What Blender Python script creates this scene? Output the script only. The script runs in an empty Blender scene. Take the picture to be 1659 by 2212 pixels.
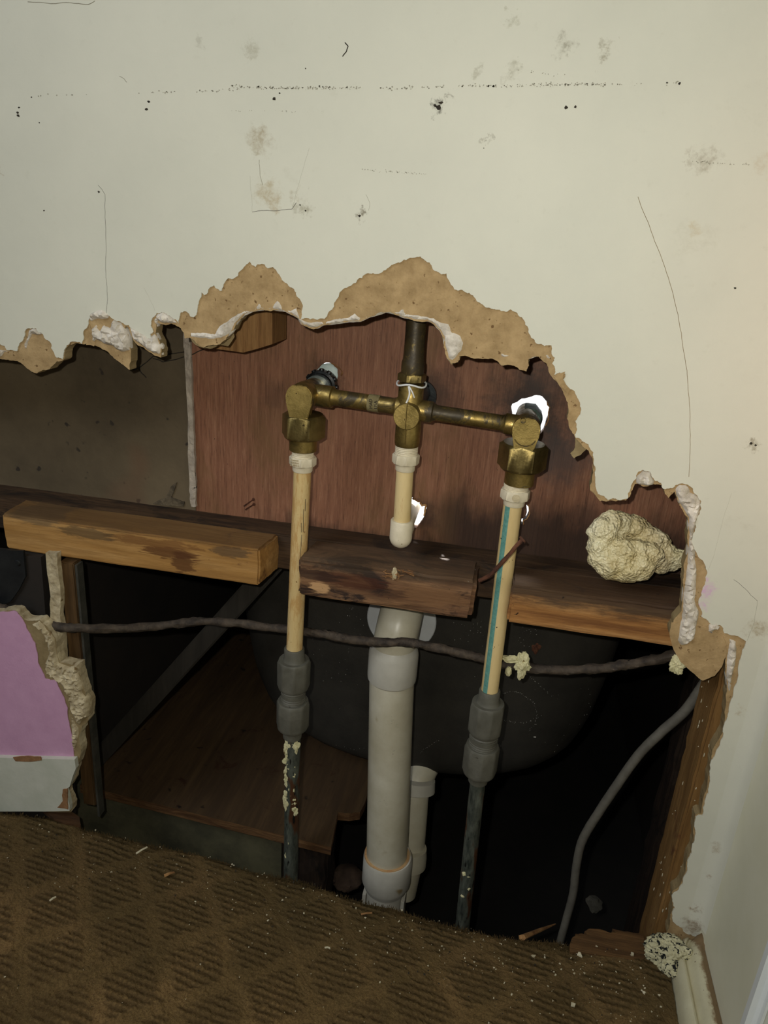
import bpy, bmesh, math, random
from mathutils import Vector, Matrix, noise
from mathutils.geometry import delaunay_2d_cdt
random.seed(7)
S = bpy.context.scene
COL = S.collection

# ------------------------------------------------------------------ camera
F = 1600.0; CX, CY = 829.5, 1106.0
CAM = Vector((0, -0.58, 0.638))
aZ = -Vector((-287, -4252, -F)).normalized()
aX = -Vector((-10000, 1277, -F)); aX = (aX - aZ*aX.dot(aZ)).normalized()
aY = aZ.cross(aX)
RW = Matrix((aX, aY, aZ))                    # camera -> world
cd = bpy.data.cameras.new('camera'); cam = bpy.data.objects.new('camera', cd); COL.objects.link(cam)
cam.matrix_world = Matrix.Translation(CAM) @ RW.to_4x4()
cd.sensor_fit = 'VERTICAL'; cd.sensor_height = 24; cd.lens = 24*F/2212
cd.clip_start = 0.01; cd.clip_end = 50
S.camera = cam
S.view_settings.view_transform = 'Standard'; S.view_settings.look = 'None'
S.view_settings.gamma = 1; S.view_settings.use_curve_mapping = False
S.view_settings.exposure = 0.0

# ------------------------------------------------------------------ light
w = bpy.data.worlds.new('world'); S.world = w; w.use_nodes = True
w.node_tree.nodes['Background'].inputs[0].default_value = (1.0, 0.95, 0.84, 1)
w.node_tree.nodes['Background'].inputs[1].default_value = 0.028
def lamp(name, kind, loc, aim, power, col, **kw):
    l = bpy.data.lights.new(name, kind); l.energy = power; l.color = col
    for k, v in kw.items(): setattr(l, k, v)
    o = bpy.data.objects.new(name, l); COL.objects.link(o); o.location = loc
    o.rotation_euler = (Vector(aim)-Vector(loc)).to_track_quat('-Z', 'Y').to_euler()
    return o
# the phone's flash, two centimetres up and to the left of its lens
lamp('phone_flash', 'SPOT', (-0.024, -0.585, 0.658), (-0.08, 0, 0.56), 7.4, (1.0, 0.975, 0.88),
     shadow_soft_size=0.004, spot_size=math.radians(150), spot_blend=1.0)
# added soft fill from the left, above and behind the camera
lamp('soft_fill', 'AREA', (-1.25, -1.35, 1.8), (-0.1, 0, 0.3), 17.0, (0.9, 0.95, 1.0), shape='DISK', size=1.2)
# added warm spot that tints the right end of the wall
lamp('warm_tint_spot', 'SPOT', (0.12, -1.5, 1.25), (0.37, 0, 0.60), 30.0, (1.0, 0.52, 0.36),
     shadow_soft_size=0.08, spot_size=math.radians(22), spot_blend=1.0)
# the bathroom's own lamp, on the far side of the plywood
lamp('bathroom_lamp', 'AREA', (-0.05, 0.75, 1.75), (-0.05, 0.6, 0.3), 26.0, (0.93, 0.97, 1.0), shape='DISK', size=0.22)
lamp('streak_spot', 'SPOT', (-0.42, 0.52, 0.73), (-0.077, 0.105, 0.388), 200.0, (0.88, 0.95, 1.0), shadow_soft_size=0.012, spot_size=math.radians(9), spot_blend=.6)  # added narrow spot, throws the light streak through the spout hole

# ------------------------------------------------------------------ helpers
def ray(px, py): return RW @ Vector((px-CX, -(py-CY), -F))
def W(px, py, Y=0.0):
    d = ray(px, py); return CAM + d*((Y-CAM.y)/d.y)
def WZ(px, py, z=0.0):
    d = ray(px, py); return CAM + d*((z-CAM.z)/d.z)
def rad(wpx, px, py, Y):                       # radius of something wpx wide on the picture at depth Y
    d = ray(px, py); return wpx/2*((Y-CAM.y)/d.y)
def lin(c):
    return tuple(((v/255)/12.92 if v/255 <= .04045 else ((v/255+.055)/1.055)**2.4) for v in c)+(1,)
def tag(o, label=None, cat=None, group=None, kind=None):
    if label: o['label'] = label
    if cat: o['category'] = cat
    if group: o['group'] = group
    if kind: o['kind'] = kind
    return o
def thing(name, label, cat, loc, group=None):
    o = bpy.data.objects.new(name, None); COL.objects.link(o); o.location = loc
    o.empty_display_size = .02
    return tag(o, label, cat, group)
def obj(name, bm, mats, parent=None, smooth=False, label=None):
    me = bpy.data.meshes.new(name)
    bmesh.ops.recalc_face_normals(bm, faces=bm.faces)
    bm.to_mesh(me); bm.free()
    if not isinstance(mats, (list, tuple)): mats = [mats]
    for m in mats: me.materials.append(m)
    if smooth:
        for p in me.polygons: p.use_smooth = True
        me.set_sharp_from_angle(angle=math.radians(38))
    o = bpy.data.objects.new(name, me); COL.objects.link(o)
    if parent:
        o.parent = parent
        if parent.type == 'EMPTY': o.matrix_parent_inverse = Matrix.Translation(-parent.location)
    if label: o['label'] = label
    return o
def jag(pts, amp=2.0, lev=3, closed=False, rough=.55, seed=1):
    rng = random.Random(seed); P = [Vector(p) for p in pts]
    for L in range(lev):
        out = []; n = len(P)
        for i in range(n if closed else n-1):
            a, b = P[i], P[(i+1) % n]; out.append(a)
            d = b-a
            if d.length > 2.5:
                nrm = Vector((-d.y, d.x)).normalized()
                k = min(1, d.length/18)
                out.append((a+b)/2 + nrm*rng.uniform(-1, 1)*amp*k)
        if not closed: out.append(P[-1])
        P = out; amp *= rough
    return P
def inside(p, poly):
    x, y = p; c = False; j = len(poly)-1
    for i in range(len(poly)):
        xi, yi = poly[i]; xj, yj = poly[j]
        if (yi > y) != (yj > y) and x < (xj-xi)*(y-yi)/(yj-yi)+xi: c = not c
        j = i
    return c
def edge_dist(p, poly):
    m = 1e9; n = len(poly)
    for i in range(n):
        ax, ay = poly[i]; bx, by = poly[(i+1) % n]
        dx, dy = bx-ax, by-ay; L = dx*dx+dy*dy
        t = 0 if L == 0 else max(0, min(1, ((p[0]-ax)*dx+(p[1]-ay)*dy)/L))
        d = math.hypot(p[0]-ax-dx*t, p[1]-ay-dy*t)
        if d < m: m = d
    return m
def fill(poly, holes=(), step=None):
    """triangulate a 2D outline (metres), optional inner points; returns verts, tris"""
    pts = [Vector(p) for p in poly]; edges = [(i, (i+1) % len(poly)) for i in range(len(poly))]
    for h in holes:
        b = len(pts); pts += [Vector(p) for p in h]; edges += [(b+i, b+(i+1) % len(h)) for i in range(len(h))]
    if step:
        xs = [p[0] for p in poly]; ys = [p[1] for p in poly]
        y = min(ys); r = 0
        while y < max(ys):
            x = min(xs)+(step/2 if r % 2 else 0)
            while x < max(xs):
                q = (x+random.uniform(-.25, .25)*step, y+random.uniform(-.25, .25)*step)
                if inside(q, poly) and edge_dist(q, poly) > step*.35: pts.append(Vector(q))
                x += step
            y += step*.87; r += 1
    v, e, f, *_ = delaunay_2d_cdt(pts, edges, [], 0, 1e-7)
    T = []
    for t in f:
        c = sum((v[i] for i in t), Vector((0, 0)))/len(t)
        if inside(c, poly) and not any(inside(c, h) for h in holes): T.append(t)
    return v, T
def sheet(poly, y0, y1, holes=(), step=None, hf=None, front_mat=0, side_mat=0):
    """solid sheet in the XZ plane between y0 (front) and y1 (back); hf(x,z,edge distance) moves the front"""
    v, T = fill(poly, holes, step); bm = bmesh.new()
    fr = []
    for p in v:
        y = y0
        if hf: y += hf(p.x, p.y, edge_dist(p, poly))
        fr.append(bm.verts.new((p.x, y, p.y)))
    bk = [bm.verts.new((p.x, y1, p.y)) for p in v]
    cnt = {}
    for t in T:
        try:
            bm.faces.new([fr[i] for i in t]).material_index = front_mat
            bm.faces.new([bk[i] for i in reversed(t)]).material_index = side_mat
        except ValueError: continue
        for k in range(len(t)):
            a, b = t[k], t[(k+1) % len(t)]
            if (b, a) in cnt: cnt.pop((b, a))
            else: cnt[(a, b)] = 1
    for a, b in cnt:
        try: bm.faces.new((fr[a], bk[a], bk[b], fr[b])).material_index = side_mat
        except ValueError: pass
    for x in [x for x in bm.verts if not x.link_faces]: bm.verts.remove(x)
    return bm
def xz(pts, Y=0.0): return [(lambda q: (q.x, q.z))(W(p[0], p[1], Y)) for p in pts]
def frame(d):
    d = d.normalized(); u = Vector((0, 0, 1)) if abs(d.z) < .9 else Vector((0, -1, 0))
    a = u.cross(d).normalized(); return a, d.cross(a)
def lathe(bm, prof, o, axis, n=32, rot=0, mi=0, caps=True, jit=0):
    axis = Vector(axis).normalized(); a, b = frame(axis); rings = []
    for t, r in prof:
        c = Vector(o)+axis*t
        rings.append([bm.verts.new(c+(a*math.cos(rot+2*math.pi*k/n)+b*math.sin(rot+2*math.pi*k/n))*(r+random.uniform(-jit, jit))) for k in range(n)])
    for A, B in zip(rings, rings[1:]):
        for k in range(n): bm.faces.new((A[k], A[(k+1) % n], B[(k+1) % n], B[k])).material_index = mi
    if caps:
        bm.faces.new(rings[0][::-1]).material_index = mi; bm.faces.new(rings[-1]).material_index = mi
    return bm
def smoothpath(P, n=8):
    P = [Vector(p) for p in P]; out = []
    for i in range(len(P)-1):
        p0 = P[max(i-1, 0)]; p1 = P[i]; p2 = P[i+1]; p3 = P[min(i+2, len(P)-1)]
        for k in range(n):
            t = k/n
            out.append(.5*((2*p1)+(p2-p0)*t+(2*p0-5*p1+4*p2-p3)*t*t+(3*p1-p0-3*p2+p3)*t**3))
    out.append(P[-1]); return out
def tube(bm, P, r, n=14, jit=0.0, mi=0):
    P = [Vector(p) for p in P]; rings = []; a = None
    for i, p in enumerate(P):
        d = (P[min(i+1, len(P)-1)]-P[max(i-1, 0)]).normalized()
        if a is None: a, b = frame(d)
        else: a = (a-d*a.dot(d)).normalized(); b = d.cross(a)
        rr = r(i/(len(P)-1)) if callable(r) else r
        rings.append([bm.verts.new(p+(a*math.cos(2*math.pi*k/n)+b*math.sin(2*math.pi*k/n))*(rr*(1+jit*noise.noise(p*180+Vector((k*.9, 0, 0)))))) for k in range(n)])
    for A, B in zip(rings, rings[1:]):
        for k in range(n): bm.faces.new((A[k], A[(k+1) % n], B[(k+1) % n], B[k])).material_index = mi
    bm.faces.new(rings[0][::-1]).material_index = mi; bm.faces.new(rings[-1]).material_index = mi
    return bm
def prism(bm, pts, d, mi=0):
    """polygon pts (3D) pushed along d"""
    A = [bm.verts.new(p) for p in pts]; B = [bm.verts.new(Vector(p)+Vector(d)) for p in pts]; n = len(A)
    bm.faces.new(A).material_index = mi; bm.faces.new(B[::-1]).material_index = mi
    for i in range(n): bm.faces.new((A[i], B[i], B[(i+1) % n], A[(i+1) % n])).material_index = mi
    return bm
def box(bm, x0, x1, y0, y1, z0, z1, mi=0):
    return prism(bm, [(x0, y0, z0), (x1, y0, z0), (x1, y0, z1), (x0, y0, z1)], (0, y1-y0, 0), mi)
def rough_beam(x0, x1, y0, y1, z0, z1, bev=.0012, res=.006, amp=.0006, seed=0, tilt=0, skewl=0, skewr=0, chip=0):
    """sawn timber: a box with rounded arrises, fine grid and worn, uneven faces"""
    bm = bmesh.new(); box(bm, x0, x1, y0, y1, z0, z1)
    bmesh.ops.bevel(bm, geom=bm.edges[:], offset=bev, segments=2, affect='EDGES')
    for axis, a, b in ((0, x0, x1), (1, y0, y1), (2, z0, z1)):
        n = int((b-a)/res)
        for k in range(1, n):
            co = [0, 0, 0]; no = [0, 0, 0]; co[axis] = a+(b-a)*k/n; no[axis] = 1
            bmesh.ops.bisect_plane(bm, geom=bm.verts[:]+bm.edges[:]+bm.faces[:], plane_co=co, plane_no=no)
    for v in bm.verts:
        p = v.co.copy(); q = Vector((p.x*25, p.y*140, p.z*140))+Vector((seed*7.3, 0, 0))
        v.co += Vector((0, noise.noise(q)*amp, noise.noise(q+Vector((5, 5, 5)))*amp))
        e = max(0, 1-abs(p.y-y0)/.01)*max(0, 1-abs(p.z-z1)/.01)
        if chip: v.co += Vector((0, 1, -1))*e*chip*max(0, noise.noise(Vector((p.x*45+seed, 0, 0)))+.25)
        tx = (p.x-x0)/(x1-x0)
        if p.x < x0+.004: v.co.x += skewl*(p.y-y0)/(y1-y0)+noise.noise(p*90)*amp*1.5
        if p.x > x1-.004: v.co.x += skewr*(p.y-y0)/(y1-y0)+noise.noise(p*90)*amp*1.5
        v.co.z += tilt*tx
    return bm
def lump(loc, size, sub=4, amp=.2, sc=3, seed=0, fine=0.05):
    bm = bmesh.new(); bmesh.ops.create_icosphere(bm, subdivisions=sub, radius=1)
    for v in bm.verts:
        n = v.co.normalized(); o = Vector((seed*3.1, seed, 0))
        k = 1+amp*noise.noise(n*sc*.5+o)*2+fine*noise.noise(n*sc*5+o)*2
        v.co = Vector(loc)+Vector((n.x*k*size[0], n.y*k*size[1], n.z*k*size[2]))
    return bm

# ------------------------------------------------------------------ materials
def newmat(name, rough=.7, metal=0.0, spec=.5):
    m = bpy.data.materials.new(name); m.use_nodes = True
    b = m.node_tree.nodes['Principled BSDF']
    b.inputs['Roughness'].default_value = rough; b.inputs['Metallic'].default_value = metal
    b.inputs['Specular IOR Level'].default_value = spec
    return m, m.node_tree, b
def N(nt, t, **kw):
    n = nt.nodes.new(t)
    for k, v in kw.items(): setattr(n, k, v)
    return n
def pos(nt, scale=(1, 1, 1), rot=(0, 0, 0)):
    g = N(nt, 'ShaderNodeTexCoord'); mp = N(nt, 'ShaderNodeMapping')
    mp.inputs['Scale'].default_value = scale; mp.inputs['Rotation'].default_value = rot
    nt.links.new(g.outputs['Object'], mp.inputs['Vector']); return mp.outputs[0]
def nz(nt, vec, scale, detail=5, rough=.6, dist=0):
    n = N(nt, 'ShaderNodeTexNoise'); n.inputs['Scale'].default_value = scale; n.inputs['Detail'].default_value = detail
    n.inputs['Roughness'].default_value = rough; n.inputs['Distortion'].default_value = dist
    nt.links.new(vec, n.inputs['Vector']); return n.outputs['Fac']
def ramp(nt, fac, stops):
    r = N(nt, 'ShaderNodeValToRGB'); e = r.color_ramp.elements
    while len(e) < len(stops): e.new(.5)
    for i, (p, c) in enumerate(stops): e[i].position = p; e[i].color = c if len(c) == 4 else (*c, 1)
    nt.links.new(fac, r.inputs[0]); return r.outputs[0]
def mr(nt, fac, a, b, lo=0, hi=1):
    n = N(nt, 'ShaderNodeMapRange', interpolation_type='SMOOTHSTEP')
    nt.links.new(fac, n.inputs[0])
    for i, v in enumerate((a, b, lo, hi)): n.inputs[i+1].default_value = v
    return n.outputs[0]
def mix(nt, fac, A, B, mode='MIX'):
    n = N(nt, 'ShaderNodeMix', data_type='RGBA', blend_type=mode)
    for s, i in ((fac, 0), (A, 6), (B, 7)):
        if isinstance(s, (int, float)): n.inputs[i].default_value = s
        elif isinstance(s, tuple): n.inputs[i].default_value = s
        else: nt.links.new(s, n.inputs[i])
    return n.outputs[2]
def bump(nt, bsdf, h, strength, dist=.001, prev=None):
    b = N(nt, 'ShaderNodeBump'); b.inputs['Strength'].default_value = strength; b.inputs['Distance'].default_value = dist
    nt.links.new(h, b.inputs['Height'])
    if prev: nt.links.new(prev, b.inputs['Normal'])
    nt.links.new(b.outputs[0], bsdf.inputs['Normal']); return b.outputs[0]
def mathn(nt, op, a, b=0.0, c=None):
    n = N(nt, 'ShaderNodeMath', operation=op)
    for i, s in enumerate((a, b, c)):
        if s is None: continue
        if isinstance(s, (int, float)): n.inputs[i].default_value = s
        else: nt.links.new(s, n.inputs[i])
    return n.outputs[0]
def speckle(nt, col, c, scale, thr, vec=None, wid=.08, amount=1.0):
    """dirt specks of colour c over col"""
    v = vec or pos(nt)
    n = nz(nt, v, scale, 2, .5); f = mr(nt, n, thr, thr+wid, 0, amount)
    return mix(nt, f, col, c)

def m_simple(name, c1, c2, scale=60, rough=.6, metal=0, bs=.2, bscale=None, st=(1, 1, 1), specks=None, spec=.5, lo=.35, hi=.65):
    m, nt, b = newmat(name, rough, metal, spec); v = pos(nt, st)
    f = nz(nt, v, scale, 6, .65)
    col = ramp(nt, f, [(lo, lin(c1)), (hi, lin(c2))])
    if specks:
        for c, sc, thr in specks: col = speckle(nt, col, lin(c), sc, thr, v)
    nt.links.new(col, b.inputs['Base Color'])
    if bs: bump(nt, b, nz(nt, v, bscale or scale*4, 4), bs)
    return m

def m_wood(name, c_dark, c_mid, c_light, along='x', scale=1.0, stain=None, stain_thr=.5, rough=.75, fine=1.0, specks=None, top=None, dist=1.2, spots=()):
    m, nt, b = newmat(name, rough, 0, .3)
    k = {'x': (2.2, 26, 26), 'z': (26, 26, 2.2), 'd': (26, 26, 2.2), 'y': (26, 2.2, 26)}[along]
    k = tuple(a*scale for a in k); v = pos(nt, k)
    g1 = nz(nt, v, 2.2, 8, .62, dist)
    g2 = nz(nt, v, 11*fine, 4, .7)
    col = ramp(nt, g1, [(.28, lin(c_dark)), (.46, lin(c_mid)), (.66, lin(c_light))])
    col = mix(nt, mr(nt, g2, .38, .62, .0, .65), mix(nt, .55, col, lin(c_dark), 'MIX'), col)
    big = pos(nt, (1, 1.6, 2.2) if along == 'x' else (2, 2, 1))
    if stain:
        s = mr(nt, nz(nt, big, 13, 7, .72, .8), stain_thr, stain_thr+.13)
        col = mix(nt, s, col, lin(stain))
    for px, py, Y, rx, rz, c, s in spots:      # knots and heart stains with a shape of their own
        q = W(px, py, Y); sb = N(nt, 'ShaderNodeVectorMath', operation='SUBTRACT'); nt.links.new(pos(nt), sb.inputs[0]); sb.inputs[1].default_value = q
        ml = N(nt, 'ShaderNodeVectorMath', operation='MULTIPLY'); nt.links.new(sb.outputs[0], ml.inputs[0]); ml.inputs[1].default_value = (1/rx, 12, 1/rz)
        ln = N(nt, 'ShaderNodeVectorMath', operation='LENGTH'); nt.links.new(ml.outputs[0], ln.inputs[0])
        fz = mathn(nt, 'ADD', ln.outputs['Value'], mathn(nt, 'MULTIPLY_ADD', nz(nt, pos(nt, (1, 1, 6)), 38, 5, .7, .5), 2.4, -1.2))
        col = mix(nt, mr(nt, fz, .75, 1.15, s, 0), col, lin(c))
    if top:      # grime that has settled on the upper side: (z from, z to, colour, amount, raggedness)
        sp = N(nt, 'ShaderNodeSeparateXYZ'); nt.links.new(pos(nt), sp.inputs[0])
        zz = mathn(nt, 'ADD', sp.outputs[2], mathn(nt, 'MULTIPLY_ADD', nz(nt, pos(nt, (1, 2, 6)), 22, 6, .7), top[4], -top[4]/2))
        col = mix(nt, mr(nt, zz, top[0], top[1], 0, top[3]), col, lin(top[2]))
    if specks:
        for c, sc, thr in specks: col = speckle(nt, col, lin(c), sc, thr, pos(nt))
    nt.links.new(col, b.inputs['Base Color'])
    n1 = bump(nt, b, g2, .5, .0012); bump(nt, b, g1, .4, .002, n1)
    return m

# stains on the paint: (photo x, photo y, radius px, colour, strength, ring?)
STAINS = [
 (560, 300, 34, (150, 132, 98), .75), (556, 330, 16, (160, 150, 120), .5), (575, 415, 30, (168, 150, 112), .75), (592, 440, 18, (168, 148, 110), .7),
 (655, 450, 22, (140, 132, 105), .7), (632, 420, 16, (160, 148, 120), .5), (778, 464, 13, (96, 84, 58), .9), (1222, 98, 26, (120, 112, 90), .75), (1306, 118, 18, (130, 120, 92), .85),
 (1110, 150, 20, (150, 145, 122), .6), (1030, 150, 14, (150, 145, 122), .6), (540, 110, 20, (156, 150, 126), .65), (430, 90, 16, (158, 154, 136), .5),
 (948, 228, 14, (70, 64, 48), 1.0), (970, 205, 10, (110, 104, 84), .8), (1104, 40, 14, (150, 146, 120), .6), (1052, 302, 9, (130, 124, 104), .7), (1500, 500, 16, (186, 168, 130), .5),
 (1530, 345, 30, (140, 128, 105), .6), (1490, 345, 14, (140, 128, 105), .5), (1655, 350, 30, (180, 160, 130), .4),
 (1628, 962, 16, (120, 108, 80), .9), (1640, 1360, 26, (150, 132, 98), .8), (1600, 1540, 14, (168, 150, 118), .6), (1500, 2000, 30, (120, 92, 60), .9), (1505, 1960, 12, (130, 95, 60), .9),
 (1523, 1270, 30, (206, 160, 200), .9), (1515, 1310, 16, (206, 160, 200), .8), (4, 370, 9, (150, 120, 90), .7), (1545, 1830, 14, (150, 128, 96), .7), (1530, 1890, 10, (140, 110, 74), .7),
]
def m_paint():
    m, nt, b = newmat('wall_paint', .55, 0, .35)
    P = pos(nt)
    col = ramp(nt, nz(nt, P, 5, 5, .6), [(.3, lin((200, 199, 184))), (.7, lin((212, 210, 194)))])
    fine = nz(nt, P, 90, 5, .7)
    col = mix(nt, mr(nt, fine, .58, .75, 0, .10), col, lin((160, 155, 135)))
    # soft grey wear
    col = mix(nt, mr(nt, nz(nt, pos(nt, (1, 1, 1.4)), 14, 6, .75), .60, .74, 0, .16), col, lin((150, 142, 118)))
    # noisy position used for every stain
    nv = N(nt, 'ShaderNodeTexNoise'); nv.inputs['Scale'].default_value = 110; nv.inputs['Detail'].default_value = 6; nv.inputs['Roughness'].default_value = .7
    nt.links.new(P, nv.inputs['Vector'])
    sub = N(nt, 'ShaderNodeVectorMath', operation='SUBTRACT'); nt.links.new(nv.outputs['Color'], sub.inputs[0]); sub.inputs[1].default_value = (.5, .5, .5)
    sc = N(nt, 'ShaderNodeVectorMath', operation='MULTIPLY_ADD'); nt.links.new(sub.outputs[0], sc.inputs[0]); sc.inputs[1].default_value = (.034, .0, .040); nt.links.new(P, sc.inputs[2])
    gr = mr(nt, nz(nt, P, 260, 4, .7), .38, .62, .35, 1)
    for px, py, r, c, s in STAINS:
        q = W(px, py, 0); R = rad(2*r, px, py, 0)
        d = N(nt, 'ShaderNodeVectorMath', operation='DISTANCE'); nt.links.new(sc.outputs[0], d.inputs[0]); d.inputs[1].default_value = (q.x, 0, q.z)
        f = mathn(nt, 'MULTIPLY', mr(nt, d.outputs['Value'], R*.15, R*1.15, s*.85, 0), gr)
        col = mix(nt, f, col, lin(c))
    nt.links.new(col, b.inputs['Base Color'])
    n1 = bump(nt, b, fine, .25, .0006); bump(nt, b, nz(nt, P, 22, 3), .2, .002, n1)
    return m
PAINT = m_paint()
PINK = m_simple('pink_paint', (196, 150, 180), (206, 160, 190), 40, .55, bs=.15, bscale=400, specks=[((120, 84, 80), 120, .74)])
PAPER = m_simple('brown_gypsum_paper', (150, 125, 88), (178, 151, 110), 75, .9, bs=.7, bscale=300, specks=[((112, 86, 56), 260, .66)], spec=.15)
PAPER2 = m_simple('grey_brown_paper', (128, 110, 78), (150, 132, 96), 45, .9, bs=.5, bscale=260, specks=[((90, 70, 46), 160, .68)], spec=.15)
GYPS = m_simple('gypsum_core', (176, 166, 150), (226, 218, 206), 70, .95, bs=.9, bscale=220, specks=[((140, 118, 86), 90, .70)], spec=.1)
GYPS2 = m_simple('dirty_gypsum', (150, 134, 104), (204, 190, 158), 60, .95, bs=1, bscale=200, specks=[((110, 88, 56), 80, .66)], spec=.1)
def m_ply():
    m, nt, b = newmat('reddish_plywood', .6, 0, .35)
    v = pos(nt, (60, 60, 3.2)); P = pos(nt)
    g = nz(nt, v, 3, 6, .7, .5); g2 = nz(nt, pos(nt, (1, 1, .06)), 620, 4, .75)
    col = ramp(nt, g, [(.3, lin((118, 78, 58))), (.5, lin((138, 94, 70))), (.72, lin((156, 112, 86)))])
    col = mix(nt, mr(nt, g2, .53, .68, 0, .55), col, lin((66, 40, 30)))
    col = mix(nt, mr(nt, g2, .34, .46, .45, 0), col, lin((172, 128, 100)))
    col = mix(nt, mr(nt, nz(nt, pos(nt, (1, 1, .6)), 9, 6, .65, .6), .47, .66, 0, .6), col, lin((108, 82, 48)))     # water stain
    # dark rot just above the sill and around the pipe holes
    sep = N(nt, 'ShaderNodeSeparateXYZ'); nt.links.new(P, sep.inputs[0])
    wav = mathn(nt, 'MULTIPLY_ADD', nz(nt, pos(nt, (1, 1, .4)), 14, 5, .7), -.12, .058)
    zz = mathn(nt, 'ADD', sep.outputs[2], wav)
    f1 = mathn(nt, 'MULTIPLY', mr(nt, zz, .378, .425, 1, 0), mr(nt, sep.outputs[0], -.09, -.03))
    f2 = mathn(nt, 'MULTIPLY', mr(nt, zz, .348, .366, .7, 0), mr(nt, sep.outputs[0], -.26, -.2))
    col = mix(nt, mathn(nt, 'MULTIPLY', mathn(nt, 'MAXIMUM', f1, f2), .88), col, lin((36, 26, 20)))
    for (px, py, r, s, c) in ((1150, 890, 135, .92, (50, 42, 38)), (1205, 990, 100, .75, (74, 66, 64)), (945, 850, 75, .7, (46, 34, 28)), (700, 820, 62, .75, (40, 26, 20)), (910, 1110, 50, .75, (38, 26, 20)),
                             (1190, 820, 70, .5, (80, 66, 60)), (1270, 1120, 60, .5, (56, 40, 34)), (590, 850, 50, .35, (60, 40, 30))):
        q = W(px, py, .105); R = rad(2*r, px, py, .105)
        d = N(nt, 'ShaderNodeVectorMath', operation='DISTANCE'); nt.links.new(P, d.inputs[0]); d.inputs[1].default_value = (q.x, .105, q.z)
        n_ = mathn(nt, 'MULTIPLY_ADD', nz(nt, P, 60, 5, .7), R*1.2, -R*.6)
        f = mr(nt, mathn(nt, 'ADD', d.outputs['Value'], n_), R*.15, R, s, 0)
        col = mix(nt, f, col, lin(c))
    col = speckle(nt, col, lin((24, 18, 14)), 300, .76, P, .03)
    nt.links.new(col, b.inputs['Base Color'])
    n1 = bump(nt, b, g2, .45, .0008); bump(nt, b, g, .15, .001, n1)
    return m
PLY = m_ply()
HARD = m_simple('mouldy_hardboard', (74, 63, 45), (114, 99, 75), 6, .7, bs=.2, bscale=150, specks=[((50, 42, 32), 90, .68), ((104, 76, 54), 5.5, .56)], lo=.3, hi=.7)
WOOD = m_wood('sawn_timber', (132, 94, 48), (172, 128, 70), (196, 154, 96), 'x', .7, (88, 58, 32), .62, specks=[((60, 36, 16), 130, .76)], top=(.3495, .3535, (84, 62, 40), .7, .006), dist=.4, spots=[(370, 1195, .027, .030, .006, (92, 56, 26), .85), (395, 1215, .027, .012, .012, (84, 50, 24), .8), (330, 1172, .027, .05, .005, (110, 72, 36), .7), (190, 1150, .03, .03, .006, (84, 68, 46), .7), (75, 1120, .03, .03, .006, (90, 78, 60), .6), (500, 1190, .03, .02, .006, (76, 60, 44), .7)])
WOODR = m_wood('red_stained_timber', (104, 64, 32), (172, 122, 68), (206, 160, 104), 'x', .9, (58, 36, 24), .56, specks=[((26, 18, 12), 170, .72)], top=(.334, .346, (56, 44, 34), .88, .030), dist=.4)
WOODD = m_wood('rotten_timber', (52, 34, 24), (112, 78, 52), (168, 128, 90), 'x', .9, (44, 30, 22), .50, specks=[((150, 146, 138), 240, .76), ((20, 14, 10), 150, .72)], top=(.342, .352, (72, 58, 44), .75, .02), dist=.6, spots=[(690, 1268, .023, .010, .006, (190, 150, 106), .9), (760, 1255, .023, .035, .008, (70, 36, 22), .7), (670, 1240, .023, .03, .006, (44, 28, 20), .7), (940, 1290, .023, .03, .010, (122, 88, 58), .7)])
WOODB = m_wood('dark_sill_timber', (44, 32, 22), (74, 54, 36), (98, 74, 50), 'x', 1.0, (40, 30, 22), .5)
def m_stud():
    return m_wood('stud_timber', (98, 70, 36), (132, 98, 54), (158, 122, 74), 'z', .9, (98, 62, 36), .56, specks=[((190, 170, 130), 90, .78)])
STUD = m_stud()
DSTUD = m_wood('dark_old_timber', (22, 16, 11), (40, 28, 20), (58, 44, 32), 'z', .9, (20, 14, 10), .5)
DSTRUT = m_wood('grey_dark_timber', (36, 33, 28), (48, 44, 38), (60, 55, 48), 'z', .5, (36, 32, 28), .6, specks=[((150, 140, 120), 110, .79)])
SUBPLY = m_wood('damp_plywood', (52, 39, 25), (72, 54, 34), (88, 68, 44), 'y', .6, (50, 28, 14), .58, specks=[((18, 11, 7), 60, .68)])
SUBEDGE = m_wood('plywood_edge', (56, 36, 20), (98, 68, 40), (134, 100, 64), 'x', 2.0)
JOIST = m_simple('damp_block_wall', (56, 54, 38), (90, 86, 62), 18, .9, bs=.4, bscale=200)
SOIL = m_simple('crawl_space_soil', (12, 11, 9), (26, 23, 18), 14, 1, bs=.8, bscale=60)
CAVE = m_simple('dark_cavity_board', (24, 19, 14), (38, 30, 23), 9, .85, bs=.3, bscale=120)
CAST = m_simple('black_cast_iron', (42, 40, 36), (58, 55, 49), 12, .6, bs=.3, bscale=320, specks=[((96, 96, 90), 260, .80), ((110, 104, 90), 90, .82)], spec=.35)
ENAMEL = m_simple('white_enamel', (235, 236, 236), (245, 246, 246), 8, .15, bs=0)
BATHW = m_simple('white_bathroom_wall', (236, 238, 238), (244, 246, 246), 8, .5, bs=0)
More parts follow.
